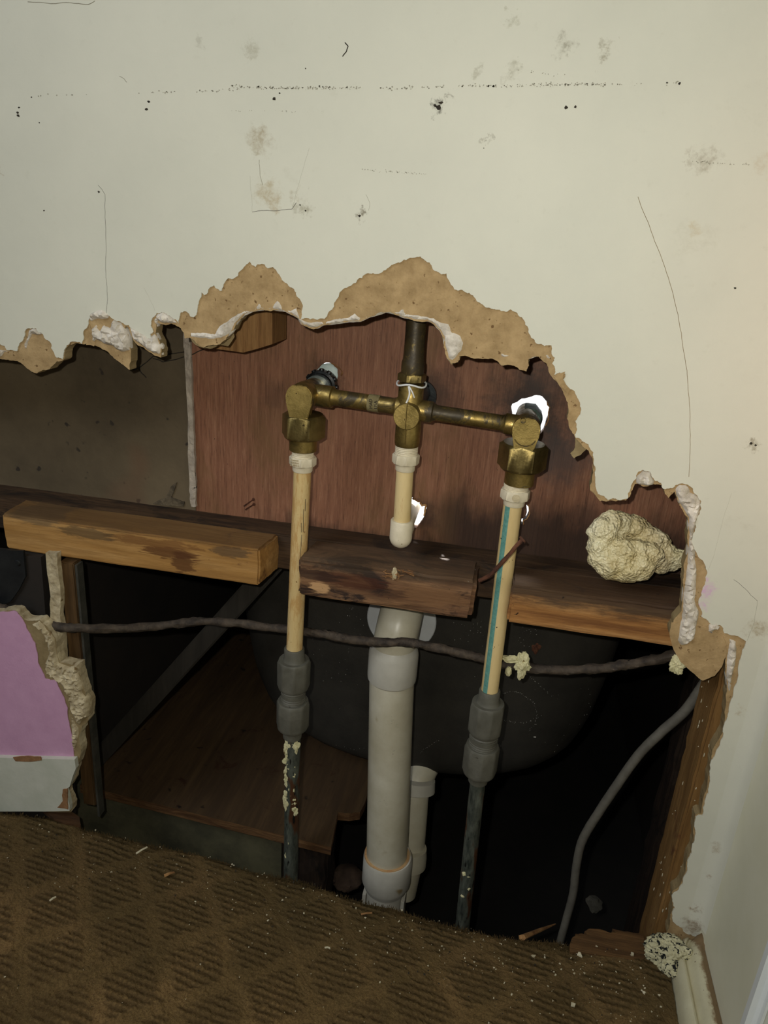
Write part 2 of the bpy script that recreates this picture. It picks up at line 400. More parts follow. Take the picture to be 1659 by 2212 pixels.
def m_brass(name, dark=.5, seed=0.):
    m, nt, b = newmat(name, .38, .9, .5); v = pos(nt)
    f = nz(nt, v, 55, 6, .7, .4)
    col = ramp(nt, f, [(.30, lin((60, 50, 30))), (.45, lin((128, 108, 58))), (.7, lin((176, 152, 92)))])
    col = mix(nt, mr(nt, nz(nt, v, 26, 6, .75, 1.0), dark, dark+.1, 0, .85), col, lin((36, 30, 24)))
    col = speckle(nt, col, lin((28, 22, 16)), 420, .72, v)
    nt.links.new(col, b.inputs['Base Color'])
    nt.links.new(mr(nt, f, .3, .7, .6, .3), b.inputs['Roughness'])
    nt.links.new(mr(nt, nz(nt, v, 26, 6, .75, 1.0), dark, dark+.1, .85, .25), b.inputs['Metallic'])
    bump(nt, b, nz(nt, v, 500, 3), .3, .0004); return m
BRASS = m_brass('brass', .60); BRASSD = m_brass('tarnished_brass', .50); BRASSR = m_brass('blackened_copper', .40)
BRASSF = m_simple('cast_brass_face', (122, 104, 54), (174, 150, 88), 50, .50, .75, bs=.25, bscale=420, specks=[((50, 38, 20), 260, .68)])
NUTM = m_simple('worn_brass_nut', (104, 90, 52), (152, 134, 84), 40, .42, .9, bs=.2, bscale=300, specks=[((46, 36, 20), 200, .68)])
VERD = m_simple('green_tarnished_brass', (46, 64, 60), (96, 112, 102), 60, .6, .3, bs=.4)
RUBBER = m_simple('black_rubber_and_nickel', (14, 16, 17), (44, 48, 50), 90, .35, .4, bs=.2)
NICK = m_simple('nickel', (120, 130, 130), (180, 190, 190), 50, .3, .8, bs=.1)
TAPE = m_simple('white_thread_tape', (214, 214, 212), (236, 236, 232), 80, .7, bs=.3)
CPVCW = m_simple('cream_plastic', (208, 196, 168), (226, 214, 188), 50, .45, bs=.15, specks=[((150, 130, 90), 300, .72)])
def m_cpvc(name, stripe=None, stain=.52, specks=()):
    m, nt, b = newmat(name, .4, 0, .45); P = pos(nt)
    col = ramp(nt, nz(nt, pos(nt, (1, 1, .2)), 60, 5, .7), [(.3, lin((206, 178, 122))), (.65, lin((222, 198, 146)))])
    col = mix(nt, mr(nt, nz(nt, pos(nt, (4, 4, .8)), 30, 6, .75), stain, stain+.14, 0, .6), col, lin((176, 124, 56)))
    for c, sc, th in specks: col = speckle(nt, col, lin(c), sc, th, P, .02)
    if stripe:
        sep = N(nt, 'ShaderNodeSeparateXYZ'); nt.links.new(P, sep.inputs[0])
        x = mathn(nt, 'MULTIPLY_ADD', sep.outputs[2], stripe[2], sep.outputs[0])
        f = mathn(nt, 'MULTIPLY', mr(nt, x, stripe[0]-.0004, stripe[0]+.0002), mr(nt, x, stripe[1]-.0002, stripe[1]+.0004, 1, 0))
        f = mathn(nt, 'MULTIPLY', f, mr(nt, sep.outputs[1], .046, .050, 1, 0))
        teal = ramp(nt, nz(nt, P, 300, 4, .7), [(.35, lin((52, 128, 126))), (.7, lin((96, 160, 150)))])
        col = mix(nt, mathn(nt, 'MULTIPLY', f, .92), col, teal)
    nt.links.new(col, b.inputs['Base Color']); bump(nt, b, nz(nt, P, 200, 4), .15, .0005); return m
PVC = m_simple('white_pvc', (178, 170, 146), (202, 196, 176), 16, .35, bs=.1, bscale=120, specks=[((150, 134, 98), 34, .66), ((96, 88, 70), 220, .75)])
PVC2 = m_simple('grey_white_pvc', (178, 174, 162), (194, 190, 178), 26, .4, bs=.1, specks=[((150, 130, 92), 30, .62)])
PVCD = m_simple('rust_stained_pvc', (176, 130, 84), (196, 164, 120), 60, .5, bs=.2)
GREYP = m_simple('grey_plastic', (82, 80, 70), (98, 96, 86), 60, .6, bs=.25, bscale=260, specks=[((160, 156, 140), 260, .80), ((50, 46, 38), 120, .72)])
GALV = m_simple('corroded_pipe', (34, 40, 36), (112, 116, 104), 150, .55, .3, bs=.9, bscale=260, st=(1, 1, .3), specks=[((84, 54, 34), 70, .56), ((24, 24, 20), 190, .62)], lo=.3, hi=.72)
PUTTY = m_simple('cream_sealant', (190, 184, 140), (214, 206, 164), 70, .8, bs=.5, bscale=150, specks=[((120, 100, 60), 110, .70)])
IRONC = m_simple('rusty_black_cable', (42, 34, 27), (80, 68, 55), 110, .8, bs=.8, bscale=240, specks=[((92, 78, 60), 180, .68)])
GREYC = m_simple('grey_cable_sheath', (84, 80, 72), (104, 100, 90), 60, .6, bs=.2, specks=[((190, 184, 170), 110, .79)])
RUST = m_simple('rusted_steel', (58, 32, 20), (104, 62, 40), 130, .85, bs=.8, bscale=300)
DARKM = m_simple('dark_steel_plate', (32, 34, 36), (50, 52, 52), 30, .5, .5, bs=.2)
def m_foam():
    m, nt, b = newmat('spray_foam', .42, 0, .6); P = pos(nt)
    col = ramp(nt, nz(nt, P, 32, 6, .7), [(.3, lin((188, 168, 112))), (.48, lin((216, 202, 156))), (.68, lin((232, 224, 188)))])
    q = W(1322, 1215, .04)
    d = N(nt, 'ShaderNodeVectorMath', operation='DISTANCE'); nt.links.new(P, d.inputs[0]); d.inputs[1].default_value = (q.x, q.y, q.z)
    f = mathn(nt, 'MULTIPLY', mr(nt, mathn(nt, 'MULTIPLY_ADD', nz(nt, P, 90, 5, .8), .03, d.outputs['Value']), .018, .027, 1, 0), .9)
    col = mix(nt, f, col, lin((120, 66, 26)))
    nt.links.new(col, b.inputs['Base Color'])
    vo = N(nt, 'ShaderNodeTexVoronoi'); vo.inputs['Scale'].default_value = 420; nt.links.new(P, vo.inputs['Vector'])
    n1 = bump(nt, b, vo.outputs['Distance'], .9, .0016); bump(nt, b, nz(nt, P, 120, 4), .7, .003, n1)
    b.inputs['Subsurface Weight'].default_value = .0
    return m
FOAM = m_foam()
def m_carpet():
    m, nt, b = newmat('brown_patterned_carpet', .98, 0, .1); P = pos(nt)
    def diamond(L, k):
        sep = N(nt, 'ShaderNodeSeparateXYZ'); nt.links.new(pos(nt, (1/L, 1/(L*k), 1), (0, 0, .14)), sep.inputs[0])
        u = mathn(nt, 'ADD', sep.outputs[0], sep.outputs[1]); v = mathn(nt, 'SUBTRACT', sep.outputs[0], sep.outputs[1])
        fu = mathn(nt, 'ABSOLUTE', mathn(nt, 'SUBTRACT', mathn(nt, 'FRACT', u), .5)); fv = mathn(nt, 'ABSOLUTE', mathn(nt, 'SUBTRACT', mathn(nt, 'FRACT', v), .5))
        return mathn(nt, 'MAXIMUM', fu, fv)
    dm = mathn(nt, 'MULTIPLY_ADD', nz(nt, P, 45, 4, .7), .30,  diamond(.080, 1.0))
    inner = mr(nt, dm, .47, .60, 1, 0)
    sep = N(nt, 'ShaderNodeSeparateXYZ'); nt.links.new(pos(nt, (1, 1, 1), (0, 0, .12)), sep.inputs[0])
    w1 = mathn(nt, 'SINE', mathn(nt, 'MULTIPLY_ADD', nz(nt, P, 40, 2), 3.0, mathn(nt, 'MULTIPLY', sep.outputs[1], 2*math.pi/.0068)))
    w2 = mathn(nt, 'SINE', mathn(nt, 'MULTIPLY', sep.outputs[0], 2*math.pi/.0052))
    loops = mathn(nt, 'MULTIPLY', mathn(nt, 'MULTIPLY_ADD', w1, .5, .5), mathn(nt, 'MULTIPLY_ADD', w2, .25, .75))
    fz = nz(nt, P, 520, 4, .8)
    h = mathn(nt, 'ADD', mathn(nt, 'MULTIPLY', inner, loops), mathn(nt, 'MULTIPLY', fz, .8))
    base = ramp(nt, nz(nt, P, 9, 5, .65), [(.32, lin((102, 85, 54))), (.5, lin((130, 106, 68))), (.7, lin((156, 124, 82)))])
    col = mix(nt, mathn(nt, 'MULTIPLY', inner, mathn(nt, 'SUBTRACT', 1.0, loops)), base, lin((100, 81, 52)))
    col = mix(nt, mr(nt, fz, .35, .6, .5, 0), col, lin((60, 44, 26)))
    col = mix(nt, mr(nt, fz, .60, .75, 0, .5), col, lin((176, 146, 100)))
    s2 = N(nt, 'ShaderNodeSeparateXYZ'); nt.links.new(P, s2.inputs[0])
    dirt = mr(nt, mathn(nt, 'MULTIPLY_ADD', nz(nt, P, 14, 5, .7), .16, s2.outputs[1]), -.10, .05)
    col = mix(nt, mathn(nt, 'MULTIPLY', dirt, .55), col, lin((78, 66, 42)))
    nt.links.new(col, b.inputs['Base Color']); bump(nt, b, h, .8, .003); return m
CARPET = m_carpet()
MOULD = m_simple('black_moulded_plaster', (168, 162, 128), (200, 194, 160), 50, .95, bs=.9, bscale=160, specks=[((14, 16, 15), 300, .53), ((22, 22, 18), 110, .60)])
def m_shoe():
    m, nt, b = newmat('stained_white_trim', .5, 0, .4); P = pos(nt)
    col = ramp(nt, nz(nt, P, 30, 5, .7), [(.3, lin((190, 182, 150))), (.7, lin((208, 202, 172)))])
    sep = N(nt, 'ShaderNodeSeparateXYZ'); nt.links.new(P, sep.inputs[0])
    x = mathn(nt, 'MULTIPLY_ADD', nz(nt, P, 70, 6, .8), .014, sep.outputs[0])
    col = mix(nt, mr(nt, x, .2345, .2385, 0, .85), col, lin((112, 80, 44)))
    y = mathn(nt, 'MULTIPLY_ADD', nz(nt, P, 60, 5, .7), .03, sep.outputs[1])
    col = mix(nt, mr(nt, y, .0, .018, 0, .8), col, lin((96, 76, 50)))
    col = speckle(nt, col, lin((80, 58, 34)), 300, .70, P)
    nt.links.new(col, b.inputs['Base Color']); bump(nt, b, nz(nt, P, 80, 4), .2); return m
SHOE = m_shoe()
WTRIM = m_simple('white_trim_paint', (190, 192, 176), (204, 204, 190), 30, .55, bs=.3, bscale=90, specks=[((96, 60, 36), 60, .76)])
SIDEW = m_simple('cream_wall_paint', (220, 217, 190), (228, 225, 202), 12, .5, bs=.15, bscale=60, specks=[((140, 124, 92), 44, .76)])
CHALK = m_simple('chalk', (120, 120, 112), (160, 158, 150), 200, .9, bs=0)
CHIP = m_simple('pale_chips', (170, 160, 130), (214, 206, 180), 90, .9, bs=.3)
SPLIN = m_simple('splintered_wood', (110, 72, 40), (170, 128, 80), 120, .9, bs=.5, st=(.3, 1, 1))
CHIPB = m_simple('bare_brown_spot', (116, 82, 50), (150, 110, 72), 120, .9, bs=.5)
DARKDIRT = m_simple('dark_grime', (30, 26, 20), (56, 48, 36), 120, .95, bs=.5)
GRIME = m_simple('old_scuff', (138, 134, 118), (168, 164, 148), 120, .9, bs=0)

# ------------------------------------------------------------------ drywall outlines traced from the photograph (wall plane y = 0)
paintA = [(-260,735),(0,743),(14,756),(37,758),(51,729),(61,709),(78,709),(93,722),(111,743),(123,773),(135,776),(138,756),(152,739),(176,743),(189,705),(196,685),(206,675),(223,675),(236,682),(263,697),(290,712),(306,728),(312,746),(322,738),(324,722),(331,716),(327,692),(338,675),(354,675),(371,685),(385,699),(390,675),(405,675),(419,685),(427,660),(435,631),(440,638),(452,622),(462,616),(470,624),(479,628),(485,610),(493,601),(504,602),(513,597),(525,580),(540,565),(552,577),(564,570),(576,578),(589,577),(601,591),(613,608),(630,621),(640,632),(647,645),(653,668),(650,689),(670,690),(701,689),(718,668),(726,648),(734,631),(748,622),(761,614),(772,604),(782,601),(799,591),(812,592),(829,584),(840,578),(853,570),(866,566),(880,560),(900,555),(915,560),(928,567),(945,587),(965,591),(978,618),(989,628),(1005,631),(1022,638),(1043,658),(1063,667),(1083,672),(1103,668),(1116,675),(1127,685),(1135,702),(1144,722),(1161,743),(1176,748),(1191,746),(1199,773),(1193,786),(1198,810),(1221,807),(1211,827),(1228,837),(1242,847),(1253,878),(1249,900),(1245,921),(1243,945),(1262,955),(1275,969),(1282,989),(1286,1040),(1292,1067),(1313,1080),(1335,1080),(1356,1077),(1372,1036),(1374,1027),(1389,1015),(1405,1020),(1416,1039),(1428,1043),(1437,1057),(1453,1054),(1468,1045),(1486,1047),(1500,1066),(1515,1083),(1511,1112),(1504,1140),(1495,1177),(1511,1206),(1528,1238),(1518,1270),(1509,1303),(1515,1332),(1533,1346),(1555,1350),(1565,1368),(1612,1386),(1594,1465),(1572,1550),(1562,1592),(1540,1640),(1532,1697),(1517,1762),(1503,1765),(1501,1807),(1488,1854),(1475,1908),(1455,1930),(1455,1951),(1458,1962),(1453,1990),(1476,2012),(1497,2022)]
coreC = [(-260,770),(0,776),(30,780),(51,791),(78,807),(105,798),(121,781),(137,776),(145,748),(162,741),(182,744),(203,746),(236,766),(257,783),(278,800),(281,762),(276,730),(270,704),(277,712),(286,734),(304,749),(324,762),(346,773),(348,756),(338,729),(336,712),(339,697),(354,702),(369,699),(384,706),(392,715),(398,732),(408,730),(422,741),(439,751),(466,746),(480,738),(491,726),(501,715),(515,693),(528,678),(542,673),(569,670),(596,670),(616,673),(643,688),(650,699),(667,709),(684,710),(704,702),(745,697),(778,695),(799,685),(832,675),(859,682),(886,690),(927,695),(940,705),(951,717),(958,729),(958,742),(965,773),(975,786),(989,783),(992,770),(1016,773),(1043,776),(1063,775),(1083,790),(1110,790),(1137,803),(1142,776),(1164,771),(1181,786),(1194,817),(1215,844),(1228,872),(1225,905),(1232,925),(1242,945),(1256,960),(1272,975),(1282,1006),(1279,1040),(1275,1060),(1302,1083),(1330,1084),(1353,1082),(1364,1062),(1372,1046),(1390,1052),(1410,1047),(1432,1050),(1437,1068),(1444,1077),(1457,1063),(1463,1080),(1468,1092),(1486,1119),(1487,1150),(1486,1177),(1480,1213),(1478,1240),(1477,1267),(1473,1321),(1455,1345),(1448,1360),(1449,1378),(1453,1395),(1461,1412),(1478,1432),(1496,1444),(1504,1455),(1518,1469),(1544,1458),(1562,1436),(1568,1420),(1571,1465),(1569,1523),(1558,1590),(1537,1637),(1529,1695),(1515,1760),(1502,1763),(1499,1807),(1486,1854),(1472,1908),(1452,1930),(1452,1951),(1455,1962),(1448,1995),(1441,2020),(1446,2075),(1470,2090)]
XC = 0.237      # inside corner with the right-hand wall
def wallpoly(edge, z_bottom):
    e = [p for p in xz(edge)]
    return e + [(XC, e[-1][1]), (XC, 1.5), (-1.3, 1.5), (-1.3, e[0][1])]
wall = bpy.data.objects.new('wall_back', None); COL.objects.link(wall); wall['kind'] = 'structure'
wall['label'] = 'white painted drywall with a large torn hole showing the plumbing'
A = jag(paintA, 4.2, 4, seed=4, rough=.75); Cc = jag(coreC, 3.2, 4, seed=9, rough=.7)
obj('paint_layer', sheet(wallpoly(A, 0), 0, .0011), [PAINT], wall)
obj('drywall_core', sheet(wallpoly(Cc, 0), .0012, .0127, front_mat=0, side_mat=1), [PAPER, PAPER2], wall, label='brown paper left where the paint tore away')

# bumpy torn gypsum patches over the brown paper; outlines in photo pixels
def gyp(pts, y=.0002, amp=.0026, mat=GYPS, name='torn_gypsum', step=.0019, seed=0, back=.006, lab=None, jit=2.0, bulge=.0015):
    poly = xz(jag(pts, jit, 2, closed=True, seed=seed+3))
    def hf(x, z, e):
        p = Vector((x*330+seed*9, 0, z*330)); k = min(1, e/.003)
        return -(bulge*.4*k**.5) - amp*k*(noise.noise(p)+.35) - amp*.5*k*noise.noise(p*2.7) + (.0022*(1-k))
    return obj(name, sheet(poly, y, back, step=step, hf=hf), [mat], wall, smooth=True, label=lab)
gyp([(405,717),(430,716),(461,719),(471,702),(490,690),(508,677),(528,668),(549,664),(562,640),(566,663),(583,663),(597,645),(598,628),(604,650),(612,668),(628,668),(640,655),(643,668),(650,686),(667,693),(701,693),(728,685),(751,683),(770,668),(774,681),(785,685),(805,675),(832,669),(860,671),(870,660),(876,674),(887,677),(921,681),(938,684),(950,692),(972,698),(977,714),(995,720),(1005,743),(1000,760),(990,771),(976,786),(965,775),(957,742),(957,729),(949,716),(938,704),(925,696),(886,691),(859,683),(832,676),(799,686),(778,696),(745,698),(704,703),(684,711),(667,710),(648,701),(641,689),(614,674),(590,671),(569,671),(542,675),(526,682),(512,697),(503,714),(490,728),(466,735),(430,734),(409,731)], y=.0004, amp=.0012, seed=1, bulge=.0008, jit=1.6)
gyp([(1063,762),(1085,761),(1110,768),(1140,772),(1160,764),(1185,764),(1196,775),(1193,788),(1186,780),(1164,771),(1142,777),(1110,775),(1085,774)], amp=.001, seed=2, bulge=.0008)
gyp([(190,686),(197,672),(210,667),(226,668),(238,680),(230,690),(208,690),(196,699)], seed=5, name='gypsum_crumb', bulge=.005)
gyp([(194,712),(206,700),(214,714),(222,700),(236,706),(243,690),(262,696),(272,712),(279,745),(281,758),(262,762),(240,748),(222,744),(207,735),(198,744)], seed=6, bulge=.004)
gyp([(277,704),(300,712),(320,728),(333,718),(342,736),(349,748),(347,768),(330,765),(305,748),(286,734)], seed=7, bulge=.003)
gyp([(331,694),(336,678),(350,671),(368,680),(386,699),(369,700),(350,699),(341,694),(338,706),(333,706)], seed=8, bulge=.005)
gyp([(55,732),(60,712),(72,705),(90,720),(92,724),(68,724),(60,740),(56,756),(44,758),(10,762),(0,774),(-30,770),(-30,752),(30,760),(48,752)], seed=9, bulge=.003)
gyp([(1373,1045),(1374,1029),(1389,1014),(1407,1019),(1416,1040),(1411,1049),(1394,1051)], seed=10, bulge=.005)
gyp([(1457,1059),(1468,1046),(1488,1047),(1494,1064),(1503,1066),(1516,1083),(1512,1112),(1505,1140),(1497,1168),(1503,1180),(1508,1230),(1504,1300),(1512,1320),(1508,1345),(1502,1382),(1490,1392),(1473,1398),(1462,1385),(1467,1352),(1474,1320),(1478,1267),(1484,1200),(1488,1160),(1487,1120),(1470,1094),(1464,1078)], seed=11, bulge=.003, mat=GYPS)
gyp([(1574,1375),(1592,1384),(1592,1430),(1582,1480),(1570,1540),(1571,1490),(1568,1430)], seed=12, bulge=.002)
gyp([(1530,1350),(1548,1345),(1560,1358),(1545,1364),(1540,1372),(1528,1366)], seed=13, bulge=.005, name='gypsum_crumb')
# lower, darker back paper that hangs below the torn edge
def flap(pts, y0, y1, mat=PAPER2, name='paper_flap', seed=0, tilt=0.0, curl=.003, lab=None):
    poly = xz(jag(pts, 1.8, 2, closed=True, seed=seed+30), y0)
    zt = max(p[1] for p in poly)
    hf = lambda x, z, e: (zt-z)*tilt + curl*noise.noise(Vector((x*60+seed, 0, z*60)))
    bm = sheet(poly, 0, .0009, step=.004)
    for v in bm.verts: v.co.y += y0 + hf(v.co.x, v.co.z, 0)
    return obj(name, bm, [mat], wall, label=lab)
flap([(404,722),(500,712),(506,728),(493,748),(470,746),(452,754),(428,748),(414,738)], .0122, .013, seed=1)
flap([(955,715),(992,730),(998,762),(986,782),(976,788),(964,772),(957,742)], .0118, .013, seed=2)
flap([(1060,770),(1110,768),(1146,774),(1141,792),(1128,794),(1106,786),(1080,784)], .0124, .013, seed=3)
flap([(1226,872),(1240,850),(1256,880),(1248,918),(1243,945),(1230,925),(1227,900)], .001, .003, seed=4, mat=PAPER, curl=.006)
flap([(1243,945),(1262,958),(1268,968),(1254,982),(1240,990),(1232,980),(1242,966)], .006, .008, seed=5)
flap([(1195,812),(1221,803),(1216,818),(1232,842),(1228,852),(1208,832)], -.002, .001, seed=6, mat=PAPER, curl=.004)
flap([(1280,1000),(1288,1040),(1294,1066),(1306,1080),(1296,1082),(1276,1062),(1282,1040)], .002, .004, seed=7, mat=PAPER, curl=.004)
flap([(1450,1345),(1500,1345),(1540,1360),(1562,1376),(1570,1410),(1560,1440),(1544,1460),(1518,1470),(1500,1456),(1470,1430),(1452,1395),(1446,1368)], .0006, .002, seed=8, mat=PAPER, curl=.001)
flap([(1500,1205),(1512,1206),(1530,1240),(1520,1272),(1508,1300),(1500,1300)], .0005, .002, seed=9, mat=PAPER, curl=.001)
flap([(186,745),(194,700),(200,715),(206,740),(203,748)], .001, .002, seed=10, mat=PAPER, curl=.001)

# pink and white lower-left remnant of the same wall
pinkp = [(-60,1318),(0,1322),(30,1319),(42,1330),(56,1352),(60,1362),(76,1390),(82,1432),(98,1466),(120,1470),(128,1488),(146,1530),(150,1570),(158,1610),(161,1642),(-60,1638)]
lowC = [(-60,1318),(0,1322),(30,1319),(42,1330),(60,1342),(84,1340),(100,1354),(118,1380),(122,1410),(128,1432),(168,1438),(172,1460),(180,1490),(192,1520),(190,1556),(176,1570),(170,1590),(174,1620),(162,1660),(156,1690),(148,1704),(140,1704),(148,1730),(152,1756),(-60,1756)]
l_wall = bpy.data.objects.new('wall_lower_left', None); COL.objects.link(l_wall); l_wall['kind'] = 'structure'
l_wall['label'] = 'pink painted drywall remnant left of the hole'
def lext(e): return e[:-1] + [e[-1]] + [(-1.3, e[-1][1]), (-1.3, e[0][1])]
obj('pink_paint_layer', sheet(lext(xz(jag(pinkp, 2, 3, seed=40)[:-1]+[Vector((-60,1638))])), 0, .0008), [PINK], l_wall)
obj('drywall_core', sheet(lext(xz(jag(lowC, 3, 3, seed=41))), .001, .0127, side_mat=1), [PAPER2, GYPS2], l_wall)
wall_keep = wall; wall = l_wall
gyp([(66,1348),(84,1339),(96,1350),(102,1362),(118,1380),(122,1412),(127,1432),(150,1440),(168,1436),(170,1458),(178,1480),(178,1498),(190,1510),(192,1548),(178,1556),(172,1570),(163,1562),(150,1530),(144,1500),(128,1474),(108,1462),(98,1452),(96,1432),(104,1410),(98,1384),(86,1362)], y=.0002, seed=20, mat=GYPS2, bulge=.004, amp=.003)
gyp([(150,1530),(162,1560),(172,1574),(168,1600),(160,1640),(152,1600)], y=.0004, seed=21, mat=GYPS2, bulge=.002)
wall = wall_keep
bb = [(-60,1636),(161,1641),(164,1660),(150,1700),(140,1705),(148,1730),(150,1752),(-60,1752)]
o = obj('baseboard_left', sheet(lext(xz(jag(bb, 1.2, 2, seed=44), -.005)), -.005, .0006), [WTRIM]); o['kind'] = 'structure'
o['label'] = 'white painted strip along the bottom of the pink drywall'
obj('chipped_patch', sheet(xz(jag([(28,1636),(60,1633),(88,1635),(90,1642),(60,1645),(34,1644)], 1, 2, closed=True), -.0054), -.0058, -.0046), [CHIPB], o, label='brown chip where the paint is gone')
obj('chipped_end', sheet(xz(jag([(136,1705),(146,1704),(146,1730),(147,1748),(124,1744),(136,1730)], 2, 2, closed=True, seed=3), -.0054), -.0058, -.0046), [CHIPB], o, label='brown chip at the torn end')

# cracks and scuffs on the paint
def crack(pts, r=.00022, mat=DARKDIRT, seed=0, amp=1.5):
    P = [W(p[0], p[1], .00005) for p in jag(pts, amp, 3, seed=seed)]
    bm = bmesh.new(); tube(bm, P, r*.8, 4); return obj('crack', bm, mat, wall)
crack([(212,400),(227,420),(229,520),(229,600),(232,640),(230,676)], seed=1)
crack([(1378,425),(1400,480),(1430,560),(1455,640),(1472,720),(1484,800),(1490,880),(1491,960),(1488,1030)], .00028, mat=PAPER2, seed=2)
crack([(545,458),(570,455),(600,455),(630,452),(640,438)], .00025, seed=3); crack([(632,450),(636,436),(650,380),(668,320)], .00014, GRIME, 4)
crack([(796,455),(799,440),(790,420)], .0002, GRIME, 5); crack([(540,380),(545,440),(545,458)], .00014, GRIME, 6); crack([(310,620),(325,650),(335,672)], .00014, GRIME, 7)
crack([(1585,1252),(1610,1272),(1636,1298)], .0002, seed=8); crack([(1636,1298),(1630,1340),(1614,1384)], .00018, GRIME, 9)
crack([(1580,1065),(1560,1130),(1542,1200),(1530,1232)], .00012, GRIME, 10); crack([(560,345),(562,380),(568,400)], .0003, GRIME, 11)
crack([(745,92),(752,100),(748,112),(740,122)], .0005, seed=12); crack([(205,2),(190,10),(150,6),(110,8),(60,4)], .0004, GRIME, 13)
crack([(258,165),(268,170),(274,178)], .0003, GRIME, 14)
bm = bmesh.new(); rng = random.Random(5)
def smudge(px, py, r, th=.0003):
    q = W(px, py, 0); n = 7; R = rad(2*r, px, py, 0)
    pts = [(q.x+R*rng.uniform(.5, 1.2)*math.cos(k/n*6.283), -.00012, q.z+R*rng.uniform(.4, 1.0)*math.sin(k/n*6.283)) for k in range(n)]
    prism(bm, pts, (0, th, 0))
def seam(x0, x1, y0, y1, n, r):
    for k in range(n):
        t = rng.random(); smudge(x0+(x1-x0)*t, y0+(y1-y0)*t+rng.gauss(0, 1.6), rng.uniform(.4, 1)*r, .00016)
for a in ((60,215,206,205,8,2),(290,380,201,199,14,2),(420,520,197,192,22,2.2),(500,590,186,190,40,2.4),(580,720,190,190,90,2.0),(700,780,190,188,22,2.4),(810,960,190,188,34,2.4),(990,1080,186,185,30,2),(1080,1200,186,184,40,1.6),(1150,1310,182,182,70,2.2),(1310,1480,184,178,14,2.4),(780,930,365,378,46,1.5),(500,700,240,242,20,1.2),(1110,1230,150,165,12,1.8),(1490,1620,350,355,30,2)):
    seam(*a)
o = obj('scuff_marks', bm, GRIME, wall); o['kind'] = 'stuff'
bm = bmesh.new()
for px, py, r in ((41,232,3),(40,250,4.5),(38,243,3),(321,220,3.5),(316,236,4),(592,214,4.5),(604,201,2.5),(947,232,7),(952,222,5),(940,228,4),(1223,232,4.5),(1243,231,4),(1055,186,3),(1066,186,3),(1468,180,3.5),(1588,622,3),(85,265,1.5),(660,148,2),(1622,958,4),(1632,962,3),(690,186,2),(68,210,2),(1045,320,1.5),(777,466,3.5),(648,443,2),(660,455,2),(213,414,3),(95,455,2.5),(12,1686,2.4),(14,1700,2)):
    if py < 1500:
        smudge(px, py, r)
o = obj('nail_hole_marks', bm, DARKDIRT, wall, label='dark nail holes in the white paint'); o['kind'] = 'stuff'

# ------------------------------------------------------------------ right wall, trims
bm = bmesh.new(); box(bm, XC, XC+.012, -1.4, .0127, -.02, 1.5); o = obj('wall_right', bm, SIDEW); o['kind'] = 'structure'
# slightly rounded plaster in the corner
bm = bmesh.new(); pr = [(XC, -.012), (XC-.0022, -.006), (XC-.006, -.0018), (XC-.014, 0), (XC, 0)]
prism(bm, [(x, y, .04) for x, y in pr], (0, 0, 1.46)); o = obj('trim_1', bm, PAINT, smooth=True); o['kind'] = 'structure'
# small moulded shoe along the right wall
prof = [(.208, 0), (.2085, .010), (.210, .019), (.213, .0255), (.2155, .0275), (.2172, .0268), (.2182, .0235), (.2198, .0225), (.2215, .0245), (.2235, .0295), (.227, .0335), (.231, .0345), (.2345, .0325), (.2365, .031), (.2365, 0)]
bm = bmesh.new(); prism(bm, [(x, -1.2, z) for x, z in prof], (0, 1.196, 0))
for k in range(60):
    bmesh.ops.bisect_plane(bm, geom=bm.verts[:]+bm.edges[:]+bm.faces[:], plane_co=(0, -.3+k*.005, 0), plane_no=(0, 1, 0))
for v in bm.verts:
    if v.co.y > -.035 and v.co.x < .236:
        t = (v.co.y+.035)/.035; v.co.z *= 1-.25*t*abs(noise.noise(v.co*60))*2; v.co.x += .012*t*t
    if v.co.x < .215: v.co.x += .004*math.sin((v.co.y+.05)*18)*.5
o = obj('baseboard_right', bm, SHOE, smooth=True); o['kind'] = 'structure'; o['label'] = 'rust stained white shoe moulding at the right wall'
bm = bmesh.new(); box(bm, XC-.015, XC, -.158, -.139, -.0, 1.5); bmesh.ops.bevel(bm, geom=bm.edges[:], offset=.0065, segments=3, affect='EDGES')
o = obj('trim_2', bm, m_simple('white_gloss_trim', (226, 230, 228), (234, 237, 234), 20, .35, bs=0), smooth=True); o['kind'] = 'structure'

